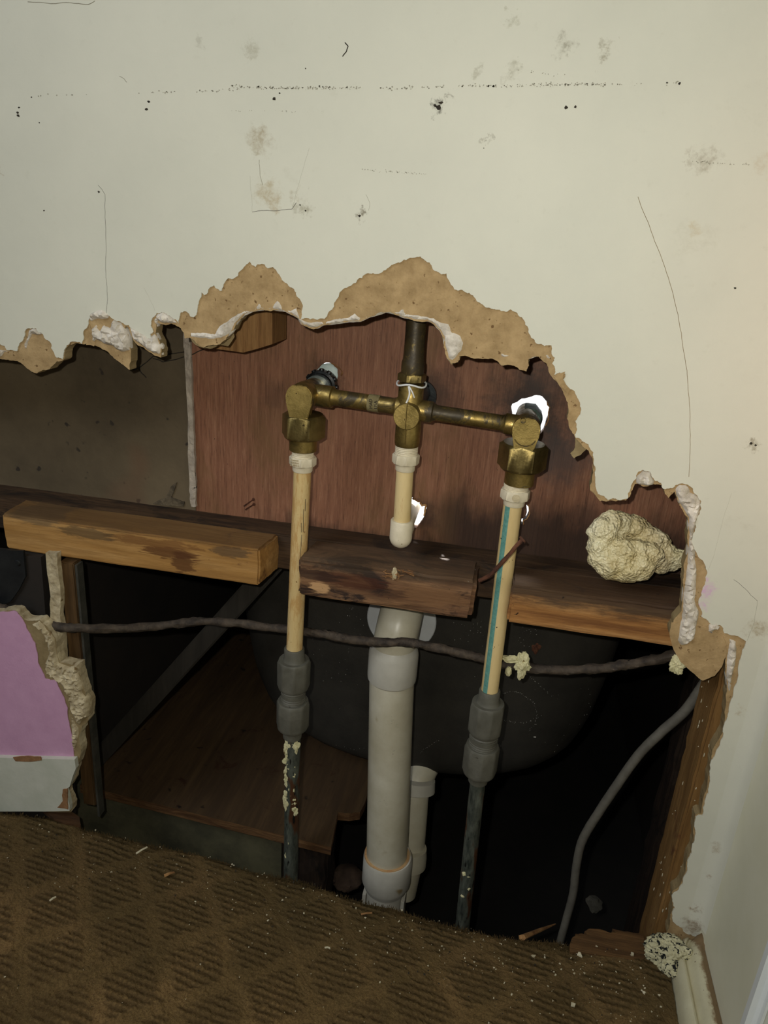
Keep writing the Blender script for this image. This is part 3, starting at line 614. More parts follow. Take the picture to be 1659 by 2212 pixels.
# ------------------------------------------------------------------ carpet and floor
edge_px = [(-200,1722),(0,1752),(90,1762),(150,1768),(175,1786),(240,1800),(300,1815),(400,1836),(480,1857),(545,1880),(630,1894),(690,1913),(740,1932),(790,1947),(850,1957),(890,1972),(960,1992),(1010,2004),(1060,2018),(1130,2026),(1200,2031),(1290,2046),(1390,2058),(1440,2080)]
EW = [WZ(x, y, .008) for x, y in edge_px]
def yedge(x):
    if x <= EW[0].x: return EW[0].y
    for a, b in zip(EW, EW[1:]):
        if a.x <= x <= b.x:
            t = (x-a.x)/(b.x-a.x); return a.y+(b.y-a.y)*t
    return EW[-1].y
bm = bmesh.new(); nx, ny = 300, 190; x0, x1 = -.72, .207
G = []
for i in range(nx+1):
    x = x0+(x1-x0)*i/nx; row = []
    ye = yedge(x)+.002*noise.noise(Vector((x*90, 0, 0)))+.0014*noise.noise(Vector((x*300, 3, 0)))
    for j in range(-4, ny+1):
        v = j/ny; d = .42*v**1.25 if j > 0 else 0
        y = ye-d
        z = .008-.004*math.exp(-max(d, 0)/.004)+.0035*noise.noise(Vector((x*14, y*14, 0)))+.0012*noise.noise(Vector((x*170, y*170, 1)))+.0007*noise.noise(Vector((x*420, y*420, 4)))
        if j <= 0: z = .004+j*.007; y = ye+.0012*noise.noise(Vector((x*250, z*250, 2)))+(0 if j == 0 else -.001)
        row.append(bm.verts.new((x+.0006*noise.noise(Vector((x*500, y*500, 7))), y, z)))
    G.append(row)
for a, b in zip(G, G[1:]):
    for j in range(len(a)-1): bm.faces.new((a[j], b[j], b[j+1], a[j+1]))
# pile fibres standing up along the frayed cut edge and over the field
rng = random.Random(3)
def fibre(x, y, z, h, w=.00035):
    a = rng.uniform(0, 6.28); lx, ly = rng.uniform(-1, 1)*h*.6, rng.uniform(-.6, 1)*h*.6
    p = [bm.verts.new((x+math.cos(a)*w, y+math.sin(a)*w, z-.002)), bm.verts.new((x-math.cos(a)*w, y-math.sin(a)*w, z-.002)), bm.verts.new((x+lx*.5, y+ly*.5, z+h*.65)), bm.verts.new((x+lx, y+ly, z+h))]
    bm.faces.new((p[0], p[1], p[2])); bm.faces.new((p[0], p[2], p[3])); bm.faces.new((p[1], p[2], p[3]))
for k in range(5200):
    x = rng.uniform(-.56, .205); d = abs(rng.gauss(0, .008)); fibre(x, yedge(x)-d, .0055, rng.uniform(.001, .0042))
for k in range(9000):
    x = rng.uniform(-.56, .205); d = rng.uniform(0, .3); fibre(x, yedge(x)-d, .0075, rng.uniform(.0008, .0026))
carpet = obj('carpet', bm, CARPET)
tag(carpet, 'worn brown patterned carpet cut off in front of the hole in the wall', 'carpet')
bm = bmesh.new(); box(bm, -1.3, XC, -1.4, -.055, -.03, .0); o = obj('floor', bm, SUBEDGE); o['kind'] = 'structure'
# ragged board end that pokes out under the carpet at the right, beside the stud
bm = bmesh.new()
poly = [(WZ(p[0], p[1], .006).x, WZ(p[0], p[1], .006).y) for p in jag([(1235,2030),(1250,2024),(1242,2021),(1268,2024),(1262,2016),(1278,2010),(1305,2014),(1330,2018),(1322,2010),(1355,2016),(1388,2024),(1392,2052),(1400,2066),(1380,2080),(1230,2060)], 3, 2, closed=True, seed=8)]
v, T = fill(poly)
for t in T: pass
bmv = [bm.verts.new((p.x, p.y, .0085)) for p in v]; bmb = [bm.verts.new((p.x, p.y, -.012)) for p in v]; cnt = {}
for t in T:
    bm.faces.new([bmv[i] for i in t]); bm.faces.new([bmb[i] for i in reversed(t)])
    for k in range(3):
        a, b = t[k], t[(k+1) % 3]
        if (b, a) in cnt: cnt.pop((b, a))
        else: cnt[(a, b)] = 1
for a, b in cnt: bm.faces.new((bmv[a], bmb[a], bmb[b], bmv[b]))
tag(obj('floorboard_stub', bm, m_wood('splintered_board', (46, 32, 18), (88, 62, 34), (120, 88, 52), 'x', 1.4)), 'splintered floorboard end at the carpet edge beside the right stud', 'floorboard')

# ------------------------------------------------------------------ cavity behind the drywall
PY = .105
hole_R = [(1104,885),(1107,872),(1127,861),(1154,854),(1171,856),(1181,867),(1187,880),(1184,900),(1178,917),(1168,936),(1140,940),(1115,925),(1106,905)]
hole_L = [(680,812),(684,799),(692,790),(704,783),(717,785),(729,797),(730,812),(724,834),(716,842),(700,846),(684,836)]
hole_S = [(874,1082),(884,1076),(891,1074),(899,1080),(907,1084),(912,1091),(921,1091),(919,1104),(917,1114),(908,1130),(899,1140),(882,1142),(872,1110)]
hole_T = [(1137,1090),(1141,1093),(1142,1109),(1137,1120),(1129,1124),(1129,1133),(1126,1133),(1126,1121),(1134,1117),(1138,1108)]
hole_C = [(905,846),(918,845),(926,852),(930,864),(926,876),(915,880),(905,870),(902,856)]
def hp(h, a, s): return xz(jag(h, a, 2, closed=True, seed=s), PY)
zP = .338
px0 = W(412, 900, PY).x
poly = [(px0+.003, zP), (.34, zP), (.34, 1.9), (px0-.006, 1.9)]
o = obj('plywood_sheet', sheet(poly, PY, PY+.009, holes=[hp(hole_R, 2.2, 1), hp(hole_L, 1.5, 2), hp(hole_S, 2.2, 3), hp(hole_T, .6, 4), hp(hole_C, .8, 5)]), [PLY])
tag(o, 'reddish water-stained plywood panel behind the taps with ragged pipe holes', 'plywood panel')
# splintered brighter rims of the two ragged holes
def rim(pts, w, s, par):
    P = [W(p[0], p[1], PY-.0006) for p in jag(pts, 2, 2, seed=s)]
    bm = bmesh.new(); tube(bm, P, lambda t: w*(.5+abs(noise.noise(Vector((t*9+s, 0, 0))))), 6, .5); obj('splintered_rim', bm, SPLIN, par, label='pale splintered wood round a pipe hole')
rim([(891,1075),(899,1081),(907,1084),(912,1092),(920,1091),(918,1104),(916,1114)], .0016, 1, o)
rim([(1181,867),(1188,880),(1185,900),(1178,920)], .0008, 2, o); rim([(1139,1091),(1143,1094),(1144,1109),(1138,1121),(1131,1125),(1131,1134)], .0009, 3, o)
rim([(716,785),(728,792),(740,803),(737,812)], .0011, 4, o); rim([(905,1062),(908,1076)], .0008, 6, o)
poly = [(-1.3, .338), (px0+.003, .338), (px0-.006, 1.9), (-1.3, 1.9)]
o = obj('hardboard_sheet', sheet(poly, PY-.0008, PY+.008), [HARD])
tag(o, 'dark mould-stained hardboard panel left of the white seam', 'hardboard panel')
tear = [(330,1088),(352,1078),(362,1068),(368,1052),(382,1042),(376,1060),(370,1074),(385,1080),(398,1084),(396,1094)]
obj('torn_spot', sheet(xz(jag(tear, 1.5, 2, closed=True), PY-.002), PY-.0024, PY-.0008), [m_simple('stained_gypsum', (52, 44, 32), (120, 106, 84), 90, .95, bs=.8, bscale=220)], o, label='torn pale spot low on the panel')
for k, cp in enumerate(([(279,800),(300,795),(330,770),(350,772),(372,764),(400,760)], [(330,775),(352,782),(400,770),(440,755)], [(300,795),(316,816)])):
    bm = bmesh.new(); tube(bm, [W(p[0], p[1], PY-.0014) for p in jag(cp, 2, 3, seed=k)], .0005, 5); obj('crack', bm, DARKDIRT, o)
seamp = [(400,700),(413,700),(412,760),(415,830),(418,900),(420,960),(421,1020),(424,1060),(424,1094),(414,1094),(409,1060),(408,1000),(406,920),(404,850),(400,780),(397,740)]
poly = xz(jag(seamp, 1.6, 2, closed=True, seed=3), PY-.004)
o = obj('plaster_seam', sheet(poly, PY-.005, PY-.0012, step=.003, hf=lambda x, z, e: -.0012*noise.noise(Vector((x*300, 0, z*300)))), [m_simple('seam_plaster', (150, 138, 124), (186, 174, 158), 60, .95, bs=.8, bscale=250, specks=[((16, 13, 11), 170, .66)])])
tag(o, 'narrow white plaster seam between the hardboard and the plywood', 'plaster seam')
# wooden block whose end grain shows behind the upper tear
bl = xz([(440,660),(592,670),(592,742),(560,752),(530,760),(500,756),(470,752),(446,750)], .055)
o = obj('wooden_block', sheet(bl, .05, .09), [m_wood('block_timber', (98, 66, 34), (142, 104, 62), (160, 122, 76), 'z', 1.3)])
tag(o, 'sawn wooden block behind the torn paper above the left tap', 'wooden block')
# two small nails in the plywood
for k, (a, b) in enumerate((((527,1093),(550,1077)), ((530,1101),(551,1088)))):
    bm = bmesh.new(); p = W(a[0], a[1], PY-.018); q = W(b[0], b[1], PY+.002); tube(bm, [p, q], .0007, 8); lathe(bm, [(-.0004, .0016), (.0004, .0016)], q+(p-q)*.12, p-q, 10)
    tag(obj('nail', bm, RUST), ['upper', 'lower'][k]+' of the two thin nails sticking out of the plywood above the left beam', 'nail')

# ledger timber and the three blocks in front of it
ZT, ZB, YF = .3535, .3155, .027
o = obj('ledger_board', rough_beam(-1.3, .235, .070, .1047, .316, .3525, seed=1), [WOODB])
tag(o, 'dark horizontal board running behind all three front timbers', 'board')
xl0, xl1 = W(8, 1150, YF).x, W(560, 1225, YF).x
bm = rough_beam(xl0, xl1, YF, .0695, ZB, ZT, bev=.0018, seed=2, skewr=.0, skewl=-.004, amp=.0007, chip=.0015)
for v in bm.verts:
    if v.co.x > xl1-.02: v.co.x += (v.co.y-YF)*.12*(v.co.x-xl1+.02)/.02
tag(obj('timber_beam', bm, [WOOD], smooth=True), 'light sawn timber at the left, dark heart stain and cut end beside the left pipe', 'timber')
xc0, xc1 = W(640, 1240, YF-.004).x+.001, W(1026, 1280, YF-.004).x
bm = rough_beam(xc0, xc1, YF-.004, .0695, ZB-.0015, ZT, bev=.0035, seed=3, amp=.0014, chip=.004, skewl=.004)
o = tag(obj('timber_block', bm, [WOODD], smooth=True), 'short dark rotten timber block between the two pipes, under the spout elbow', 'timber')
bm = lump(W(852, 1240, YF-.005), (.0022, .0012, .006), 3, .3, 4, 3); obj('sap_drop', bm, GYPS2, o, label='pale drop of sap')
bm = bmesh.new(); rng = random.Random(12)
for k in range(26):
    p = W(rng.uniform(832, 892), rng.uniform(1232, 1250), YF-.0052); d = Vector((rng.uniform(-1, 1), rng.uniform(-.4, 0), rng.uniform(-.25, .25)))*.004
    tube(bm, [p-d, p+d], .0005, 4)
c = obj('splinters', bm, SPLIN, o, label='pale splinters on the front face'); c['kind'] = 'stuff'
xr0 = W(1102, 1290, YF).x
bm = rough_beam(xr0, .2, YF, .0695, ZB, ZT, bev=.002, seed=5, amp=.001, chip=.003)
tag(obj('timber_beam', bm, [WOODR], smooth=True), 'timber at the right with the foam lump on top, dark top and orange lower edge', 'timber')
bm = bmesh.new()
P = [W(1036,1254,.03), W(1058,1243,.024), W(1078,1222,.020), W(1100,1198,.020), W(1118,1176,.022), W(1129,1166,.024)]
tube(bm, smoothpath(P, 5), .0019, 10, .25); hd = P[-1]; lathe(bm, [(-.001, .0038), (.0008, .0038)], hd, P[-1]-P[-2], 12)
tag(obj('bent_nail', bm, RUST, smooth=True), 'long bent rusty nail crossing in front of the right pipe', 'nail')

# ------------------------------------------------------------------ the tap body
VY = .045
vx_l = W(657, 880, VY); vx_c = W(884, 895, VY); vx_r = W(1136, 930, VY)
valve = thing('bath_mixer_valve', 'old brass three-hole bath tap body joined by a cross tube, fixed to the plywood', 'tap body', (vx_c.x, VY, vx_c.z))
def vert(prof, x, y, n=32, rot=0, bm=None, px=None, mi=0):
    """turned body round a vertical axis; prof = (photo y, width in px)"""
    bm = bm or bmesh.new(); pts = []
    for py, wp in prof:
        pxx = px(py) if callable(px) else px
        q = W(pxx, py, y); pts.append((q.z, rad(wp, pxx, py, y)))
    z0 = pts[0][0]
    return lathe(bm, [(z0-z, r) for z, r in pts], (x, y, z0), (0, 0, -1), n, rot, mi)
def axis_px(p, y):      # photo x of the vertical line through p
    return lambda py: p
def hexnut(zc, h, r, x, y, n=6, rot=0, ch=.12, bm=None):
    bm = bm or bmesh.new(); t = h/2
    m = 48 if n == 6 else n*8
    a = []
    # n-gon prism whose corners are turned off at both ends
    c_ = math.cos(math.pi/n)*.99
    prof = [(-t, c_-.02), (-t*.97, c_), (-t*.80, 1), (t*.80, 1), (t*.97, c_), (t, c_-.02)]
    rings = []
    for dz, k in prof:
        ring = []
        for i in range(m):
            th = 2*math.pi*i/m+rot; seg = 2*math.pi/n; lt = ((th-rot) % seg)-seg/2
            rn = r*math.cos(math.pi/n)/math.cos(lt)
            rr = min(rn, r*(k if k < 1 else 2))
            ring.append(bm.verts.new((x+rr*math.cos(th), y+rr*math.sin(th), zc+dz)))
        rings.append(ring)
    for A, B in zip(rings, rings[1:]):
        for i in range(m): bm.faces.new((A[i], A[(i+1) % m], B[(i+1) % m], B[i]))
    bm.faces.new(rings[0][::-1]); bm.faces.new(rings[-1]); return bm
def valve_side(c, pad, nutpx, ringpx, side):
    x, z = c.x, c.z
    # barrel from the front pad back through the plywood
    bm = bmesh.new()
    r = rad(62, pad[0], pad[1], .03)
    lathe(bm, [(0, r*.96), (.0015, r), (.016, r), (.02, r*.98), (.028, r*.92), (.045, r*.82), (.052, r*.8), (.072, r*.8)], (x, .030, z), (0, 1, 0), 36)
    # neck down to the union
    zn = W(pad[0], nutpx[0], VY).z
    lathe(bm, [(0, r*.78), (z-zn, r*.62), (z-zn+.006, r*.7)], (x, VY-.003, z), (0, 0, -1), 28)
    return bm, r
for c, pad, name, nut, ring, sgn in ((vx_l, (655, 862), 'left', (893, 945, 95), (944, 972, 60), 1), (vx_r, (1138, 932), 'right', (957, 1014, 104), (1011, 1045, 64), -1)):
    cz = W(pad[0], pad[1], .03); c = Vector((c.x, VY, cz.z+.0))
    bm, r = valve_side(c, pad, nut, ring, sgn)
    body = obj('valve_body', bm, BRASSD, valve, smooth=True)
    # flat cast pad on the front
    bm = bmesh.new(); pts = []
    for k in range(24):
        th = k/24*2*math.pi; px_ = r*1.0*math.cos(th); pz_ = r*1.05*math.sin(th)
        px_ = max(-r*.94, min(r*.94, px_)); pz_ = min(pz_, r*.92)
        if math.sin(th) < -.55: pz_ = -r*1.35; px_ *= .95
        pts.append((c.x+px_, .0275, c.z+pz_))
    prism(bm, pts, (0, .004, 0)); bmesh.ops.bevel(bm, geom=[e for e in bm.edges if abs(e.verts[0].co.y-.0275) < 1e-5 and abs(e.verts[1].co.y-.0275) < 1e-5], offset=.0008, segments=2, affect='EDGES')
    obj('cast_pad', bm, BRASSF, body, label='flat cast face')
    if sgn == 1:
        bm = bmesh.new(); lathe(bm, [(0, r*1.0), (.004, r*1.0), (.005, r*1.18), (.013, r*1.18), (.016, r*1.0), (.03, r*.9)], (c.x+.003, .080, c.z+.001), (0, 1, 0), 40)
        for k in range(12):
            th = k/12*6.283; lathe(bm, [(-.0012, .0028), (.0014, .0022)], (c.x+.003+r*1.18*math.cos(th), .089, c.z+.001+r*1.18*math.sin(th)), (math.cos(th), 0, math.sin(th)), 10)
        seal = obj('escutcheon_ring', bm, RUBBER, valve, smooth=True, label='black lugged ring at the wall')
        bm = bmesh.new(); lathe(bm, [(0, r*1.0), (.003, r*1.0)], (c.x+.002, .0775, c.z), (0, 1, 0), 40); obj('washer', bm, NICK, seal, smooth=True)
        bm = lump((W(707, 812, .109)), (.0125, .003, .0125), 3, .06, 3, 2); obj('white_sleeve', bm, m_simple('pale_green_plastic', (176, 196, 192), (200, 214, 210), 60, .5), seal, smooth=True)
    else:
        bm = bmesh.new(); n8 = 8
        lathe(bm, [(0, r*.82), (.002, r*.98), (.026, r*.98), (.028, r*.9)], (c.x+.002, .074, c.z-.001), (0, 1, 0), n8, .39)
        obj('stem_nut', bm, VERD, valve, label='green tarnished eight-sided nut at the wall')
        bm = bmesh.new(); lathe(bm, [(0, r*1.04), (.003, r*1.04)], (c.x+.002, .094, c.z-.003), (0, 1, 0), 40); obj('escutcheon_ring', bm, RUBBER, valve, smooth=True)
        bm = bmesh.new(); lathe(bm, [(-.0006, .0024), (.0004, .002)], (c.x-.0035, .0272, c.z+.009), (0, -1, 0), 12); obj('cast_dot', bm, BRASSD, body, smooth=True)
        bm = bmesh.new(); tube(bm, [(c.x+.009*math.cos(a), .0272, c.z-.004+.008*math.sin(a)) for a in [math.pi+.35+.25*i for i in range(11)]], .0005, 5); obj('cast_mark', bm, BRASSD, body)
    za, zb = W(pad[0], nut[0], VY).z, W(pad[0], nut[1], VY).z
    bm = hexnut((za+zb)/2, (za-zb), rad(nut[2], pad[0], nut[0], VY)*1.02, c.x, VY, 6, math.pi/2+math.pi/6+ (0.02 if sgn == 1 else -.06))
    obj('union_nut', bm, NUTM, valve, smooth=True, label='large six-sided brass union nut')
    bm = vert([(ring[0]-4, ring[2]), (ring[1]-1, ring[2]), (ring[1], ring[2]*.97)], c.x, VY, 40, px=pad[0]+(-2 if sgn == 1 else -16)); obj('tail_piece', bm, BRASS, valve, smooth=True)
    if sgn == 1: cL = c
    else: cR = c
# centre body
bm = vert([(828, 52), (832, 55), (950, 55), (958, 54), (963, 51)], vx_c.x, VY, 40, px=887)
cb = obj('centre_body', bm, BRASS, valve, smooth=True)
bm = bmesh.new(); zb_ = W(880, 900, .03).z; lathe(bm, [(0, .0108), (.0012, .0114), (.016, .0114)], (vx_c.x, .0285, zb_), (0, 1, 0), 40)
obj('round_boss', bm, BRASSF, cb, smooth=True, label='round flat boss with a casting line')
bm = bmesh.new(); tube(bm, [(vx_c.x, .0283, zb_+.0108), (vx_c.x, .0282, zb_), (vx_c.x, .0283, zb_-.0108)], .0004, 5); tube(bm, [(vx_c.x, VY-.0117, zb_-.012), (vx_c.x, VY-.0117, zb_-.026)], .0004, 5); obj('casting_line', bm, BRASSD, cb)
bm = bmesh.new(); lathe(bm, [(0, .0155), (.004, .0155), (.006, .013)], (vx_c.x+.001, .098, zb_+.004), (0, 1, 0), 32)
lathe(bm, [(0, .0105), (.05, .0105)], (vx_c.x, .05, zb_+.008), (0, 1, 0), 28); obj('diverter_stem', bm, RUBBER, valve, smooth=True, label='black ring and stem behind the centre body')
# cross tubes with flared sockets
def cross(a, b, r0, s0, s1):
    d = b-a; L = d.length; bm = bmesh.new()
    lathe(bm, [(0, r0*1.35), (s0, r0*1.35), (s0+.001, r0*1.12), (s0+.004, r0), (L-s1-.004, r0), (L-s1-.001, r0*1.12), (L-s1, r0*1.3), (L, r0*1.3)], a, d, 32); return bm
la = Vector((cL.x+.008, VY+.008, W(690, 858, VY).z)); lb = Vector((vx_c.x-.006, VY, W(850, 878, VY).z))
tb = obj('cross_tube', cross(la, lb, .0072, .016, .005), BRASSD, valve, smooth=True)
ra = Vector((vx_c.x+.006, VY, W(925, 888, VY).z)); rb = Vector((cR.x-.002, VY, W(1105, 918, VY).z))
obj('cross_tube', cross(ra, rb, .0068, .014, .016), BRASSD, valve, smooth=True)
bm = bmesh.new(); t0 = la+(lb-la)*.62; lathe(bm, [(0, .0076), (.010, .0076)], t0, lb-la, 32)
sticker = obj('paper_sticker', bm, m_simple('worn_sticker', (104, 92, 58), (132, 120, 82), 120, .8, bs=.3), tb, smooth=True, label='faded paper sticker round the tube')
def text(s, loc, size, rot, mat, parent, name='lettering', ext=.0002):
    cu = bpy.data.curves.new(name, 'FONT'); cu.body = s; cu.size = size; cu.extrude = ext; cu.align_x = 'CENTER'; cu.align_y = 'CENTER'
    t = bpy.data.objects.new(name, cu); COL.objects.link(t)
    bpy.context.view_layer.update()
    me = bpy.data.meshes.new_from_object(t.evaluated_get(bpy.context.evaluated_depsgraph_get())); bm = bmesh.new(); bm.from_mesh(me)
    from mathutils import Euler
    bmesh.ops.transform(bm, matrix=Matrix.Translation(loc) @ Euler(rot).to_matrix().to_4x4(), verts=bm.verts)
    bpy.data.objects.remove(t); bpy.data.meshes.remove(me)
    return obj(name, bm, mat, parent)
tc = t0+(lb-la).normalized()*.0052
text('MAD', tc+Vector((-.002, -.0077, .001)), .004, (math.pi/2, -math.pi/2-.1, 0), DARKDIRT, sticker, 'lettering')
text('USA', tc+Vector((.0024, -.0077, .0005)), .004, (math.pi/2, -math.pi/2-.1, 0), DARKDIRT, sticker, 'lettering')

# shower riser going up behind the drywall
riser = thing('shower_riser_pipe', 'dark tarnished copper pipe rising from the centre of the tap body', 'pipe', (vx_c.x, VY, W(895, 828, VY).z))
za = W(894, 806, VY).z; zb = W(894, 824, VY).z; bm = hexnut((za+zb)/2, za-zb, rad(63, 894, 815, VY), vx_c.x, VY, 6, math.pi/2+math.pi/6+.3); obj('hex_collar', bm, NUTM, riser, smooth=True)
zc_ = W(894, 806, VY).z; bm = bmesh.new(); r0 = rad(44, 905, 740, VY)
lathe(bm, [(0, r0*1.14), (.004, r0*1.17), (.009, r0*1.15), (.011, r0*1.06), (.024, r0), (.4, r0)], (vx_c.x, VY, zc_), (0, 0, 1), 32, jit=.00015); obj('copper_pipe', bm, BRASSR, riser, smooth=True)
# white string of thread tape tied round the joint
bm = bmesh.new(); zs = W(890, 829, VY).z; rs = .0126
tube(bm, [(vx_c.x+rs*math.cos(a), VY+rs*math.sin(a), zs+.0012*math.sin(a*3)) for a in [i/28*6.2832 for i in range(29)]], .0008, 8)
tube(bm, smoothpath([(vx_c.x-.0005, VY-rs, zs), (vx_c.x+.001, VY-rs-.0015, zs-.006), (vx_c.x-.0005, VY-rs-.0008, zs-.012), (vx_c.x-.003, VY-rs-.0004, zs-.018)], 4), .0008, 7)
tube(bm, smoothpath([(vx_c.x, VY-rs, zs), (vx_c.x+.0035, VY-rs-.001, zs-.005), (vx_c.x+.005, VY-rs, zs-.009)], 4), .0006, 6)
tag(obj('tape_string', bm, TAPE, smooth=True), 'white tape string knotted round the top of the centre tap body', 'string')

# ------------------------------------------------------------------ supply pipes
def adapter(par, x, pxf, y0, y1, y2, y3, wt, wh, wc):
    n = 5; prof = []
    for k in range(n):
        a = y0+(y1-y0)*k/n; b = y0+(y1-y0)*(k+.5)/n; prof += [(a, wt*.95), (b, wt)]
    prof += [(y1, wt)]
    obj('threaded_neck', vert(prof, x, VY, 32, px=pxf), CPVCW, par, smooth=False)
    za, zb = W(pxf, y1, VY).z, W(pxf, y2, VY).z
    bm = hexnut((za+zb)/2, za-zb, rad(wh, pxf, y1, VY)*1.04, x, VY, 8, .2)
    h = obj('adapter_nut', bm, CPVCW, par, smooth=True)
    obj('adapter_collar', vert([(y2-2, wc), (y3-2, wc*.97), (y3, wc*.93)], x, VY, 32, px=pxf), CPVCW, par, smooth=True)
    return h, (za+zb)/2, rad(wh, pxf, y1, VY)
def coupling(x, y, px_, g, label):
    t = thing('compression_coupling', label, 'pipe coupling', (x, y, W(px_(g['t1']), g['t1'], y).z), 'grey plastic compression couplings')
    def V(prof, n=36): return vert([(a, b) for a, b in prof], x, y, n, px=px_)
    obj('top_sleeve', V([(g['t0'], g['w0']*.94), (g['t0']+2, g['w0']), (g['t1']-8, g['w0']), (g['t1'], g['w0']*1.12), (g['t1']+6, g['w0']*1.3)]), GREYP, t, smooth=True)
    za, zb = W(px_(g['t1']), g['t1'], y).z, W(px_(g['t2']), g['t2'], y).z
    obj('compression_nut', hexnut((za+zb)/2, za-zb, rad(g['wn'], px_(g['t1']), g['t1'], y)*1.03, x, y, 8, .3), GREYP, t, smooth=True)
    pr = [(g['t2']-4, g['wb'])]
    a0, a1 = g['t2'], g['t3']; k = a0
    pr += [(a0+3, g['wb']), (a0+4, g['wb']*.93), (a0+6, g['wb']), (a0+7, g['wb']*.93), (a0+(a1-a0)*.35, g['wb']*.93), (a0+(a1-a0)*.36, g['wb']*1.0), (a0+(a1-a0)*.6, g['wb']*1.0)]
    q = a0+(a1-a0)*.62
    while q < a1+2: pr += [(q, g['wb']*.9), (q+2, g['wb']), (q+3.2, g['wb'])]; q += 4.6
    obj('threaded_body', V(pr), GREYP, t)
    za, zb = W(px_(g['t3']), g['t3'], y).z, W(px_(g['t4']), g['t4'], y).z
    obj('compression_nut', hexnut((za+zb)/2, za-zb, rad(g['wn'], px_(g['t3']), g['t3'], y)*1.03, x, y, 8, .1), GREYP, t, smooth=True)
    obj('bottom_sleeve', V([(g['t4']-6, g['w0']*1.1), (g['t4']+2, g['w0']*.98), (g['t5'], g['w0']*.9)]), GREYP, t, smooth=True)
    return t
def lerp_px(a, b): return lambda py: a[0]+(b[0]-a[0])*(py-a[1])/(b[1]-a[1])
pxL = lerp_px((654, 985), (634, 1500)); xL = cL.x
lp = thing('supply_pipe', 'left cream water pipe, yellowed, from tap body down to a grey coupling', 'water pipe', (xL, VY, .23), 'cream water supply pipes')
h, zc2, rr = adapter(lp, xL, 653, 970, 985, 1004, 1017, 48, 57, 45)
bm = bmesh.new(); xa = W(651, 1012, VY); xb = W(635, 1415, VY)
tube(bm, [Vector((xL, VY, xa.z)), Vector((xb.x, VY, xb.z-.01))], .00815, 32); obj('plastic_pipe', bm, m_cpvc('yellowed_pipe', None, .43, [((120, 76, 30), 160, .72)]), lp, smooth=True)
bm = bmesh.new()
for a, b in (((656,1100),(655,1150)),((652,1155),(648,1210)),((660,1078),(659,1104)),((651,1130),(651,1150))): tube(bm, [W(a[0], a[1], VY-.0079), W(b[0], b[1], VY-.0079)], .00022, 5)
c = obj('scratches', bm, DARKDIRT, lp)
bm = bmesh.new()
for i in range(3):
    for k in range(5): q_ = Vector((xL-.0082+k*.0016+.0003*(k*i % 3), VY-rr*1.04*.965, zc2+.0024-.0024*i)); box(bm, q_.x, q_.x+.0011, q_.y-.0002, q_.y+.001, q_.z, q_.z+.0009)
obj('embossing', bm, GYPS2, h, label='small embossed marks')
xR = cR.x; pxR = lerp_px((1113, 1070), (1040, 1600))
rp = thing('supply_pipe', 'right cream water pipe with a teal stripe, bent nail across it', 'water pipe', (xR, VY, .2), 'cream water supply pipes')
xm = W(1113, 1065, VY).x
h, zc3, rr3 = adapter(rp, xm, 1113, 1043, 1056, 1077, 1091, 54, 62, 47)
xa = W(1108, 1088, VY); xb = W(1056, 1505, VY)
k_ = (xb.x-xa.x)/(xb.z-xa.z)
bm = bmesh.new(); tube(bm, [Vector((xa.x, VY, xa.z+.004)), Vector((xb.x, VY, xb.z-.008))], .0083, 32)
st0 = W(1094, 1100, VY-.007); x_at0 = xa.x-k_*xa.z
obj('plastic_pipe', bm, m_cpvc('striped_pipe', (x_at0-.0063, x_at0-.0022, -k_), .62, [((28, 22, 16), 190, .70), ((96, 70, 36), 300, .74)]), rp, smooth=True)
bm = bmesh.new(); 
lathe(bm, [(0, .0034), (.0003, .0034)], (xm+.001, VY-rr3*1.0, zc3), (0, -1, 0), 20); obj('round_mark', bm, GYPS2, rp, smooth=True)
coupling(W(634, 1480, VY).x, VY, lerp_px((634, 1400), (632, 1590)), dict(t0=1399, t1=1424, t2=1484, t3=1512, t4=1570, t5=1591, w0=44, wn=70, wb=53), 'grey plastic coupling on the left pipe, above the sealant-smeared pipe')
coupling(W(1049, 1560, VY).x, VY, lerp_px((1054, 1490), (1036, 1685)), dict(t0=1489, t1=1516, t2=1580, t3=1608, t4=1668, t5=1687, w0=46, wn=74, wb=62), 'grey plastic coupling on the right pipe, in front of the black tub')
# lower metal pipes
def lower(name, p0, p1, wpx, lab, zlow=-.16):
    a = W(p0[0], p0[1], VY); b = W(p1[0], p1[1], VY); d = (b-a).normalized(); b = b+d*.09
    bm = bmesh.new(); P = [a+(b-a)*i/60 for i in range(61)]; tube(bm, P, rad(wpx, p0[0], p0[1], VY), 24, .05)
    return tag(obj(name, bm, GALV, smooth=True), lab, 'metal pipe'), a, b
lo, a, b = lower('corroded_pipe', (633, 1585), (628, 1890), 33, 'corroded metal pipe below the left coupling, smeared with cream sealant')
for i_ in range(34):
    t_ = i_/33; pxx = 624+7*math.sin(i_*1.7)+4*t_; pyy = 1600+t_*150+random.uniform(-3, 3)
    if i_ in (9, 19, 24): continue
    obj('sealant_smear', lump(W(pxx, pyy, VY-.0052), (random.uniform(.0022, .0038), .0020, random.uniform(.003, .006)), 3, .28, 3, i_, .12), PUTTY, lo)
SP = lambda px, py, w_, h_, s: obj('sealant_smear', lump(W(px, py, VY-.0052), (w_, .0022, h_), 4, .28, 3, s, .12), PUTTY, lo, label='dried cream sealant on the pipe')
for px, py, w_, h_, s in ((625,1607,.0042,.008,1),(638,1612,.0042,.008,2),(625,1640,.0040,.014,3),(628,1672,.0036,.015,4),(628,1702,.0034,.011,5),(622,1735,.0052,.010,6),(631,1751,.0055,.0085,7),(629,1775,.0024,.005,8),(624,1818,.0020,.006,9),(622,1846,.0030,.007,10)): SP(px, py, w_, h_, s)
lo2, a, b = lower('corroded_pipe', (1033, 1680), (1003, 1960), 33, 'corroded metal pipe below the right coupling, running down past the carpet')
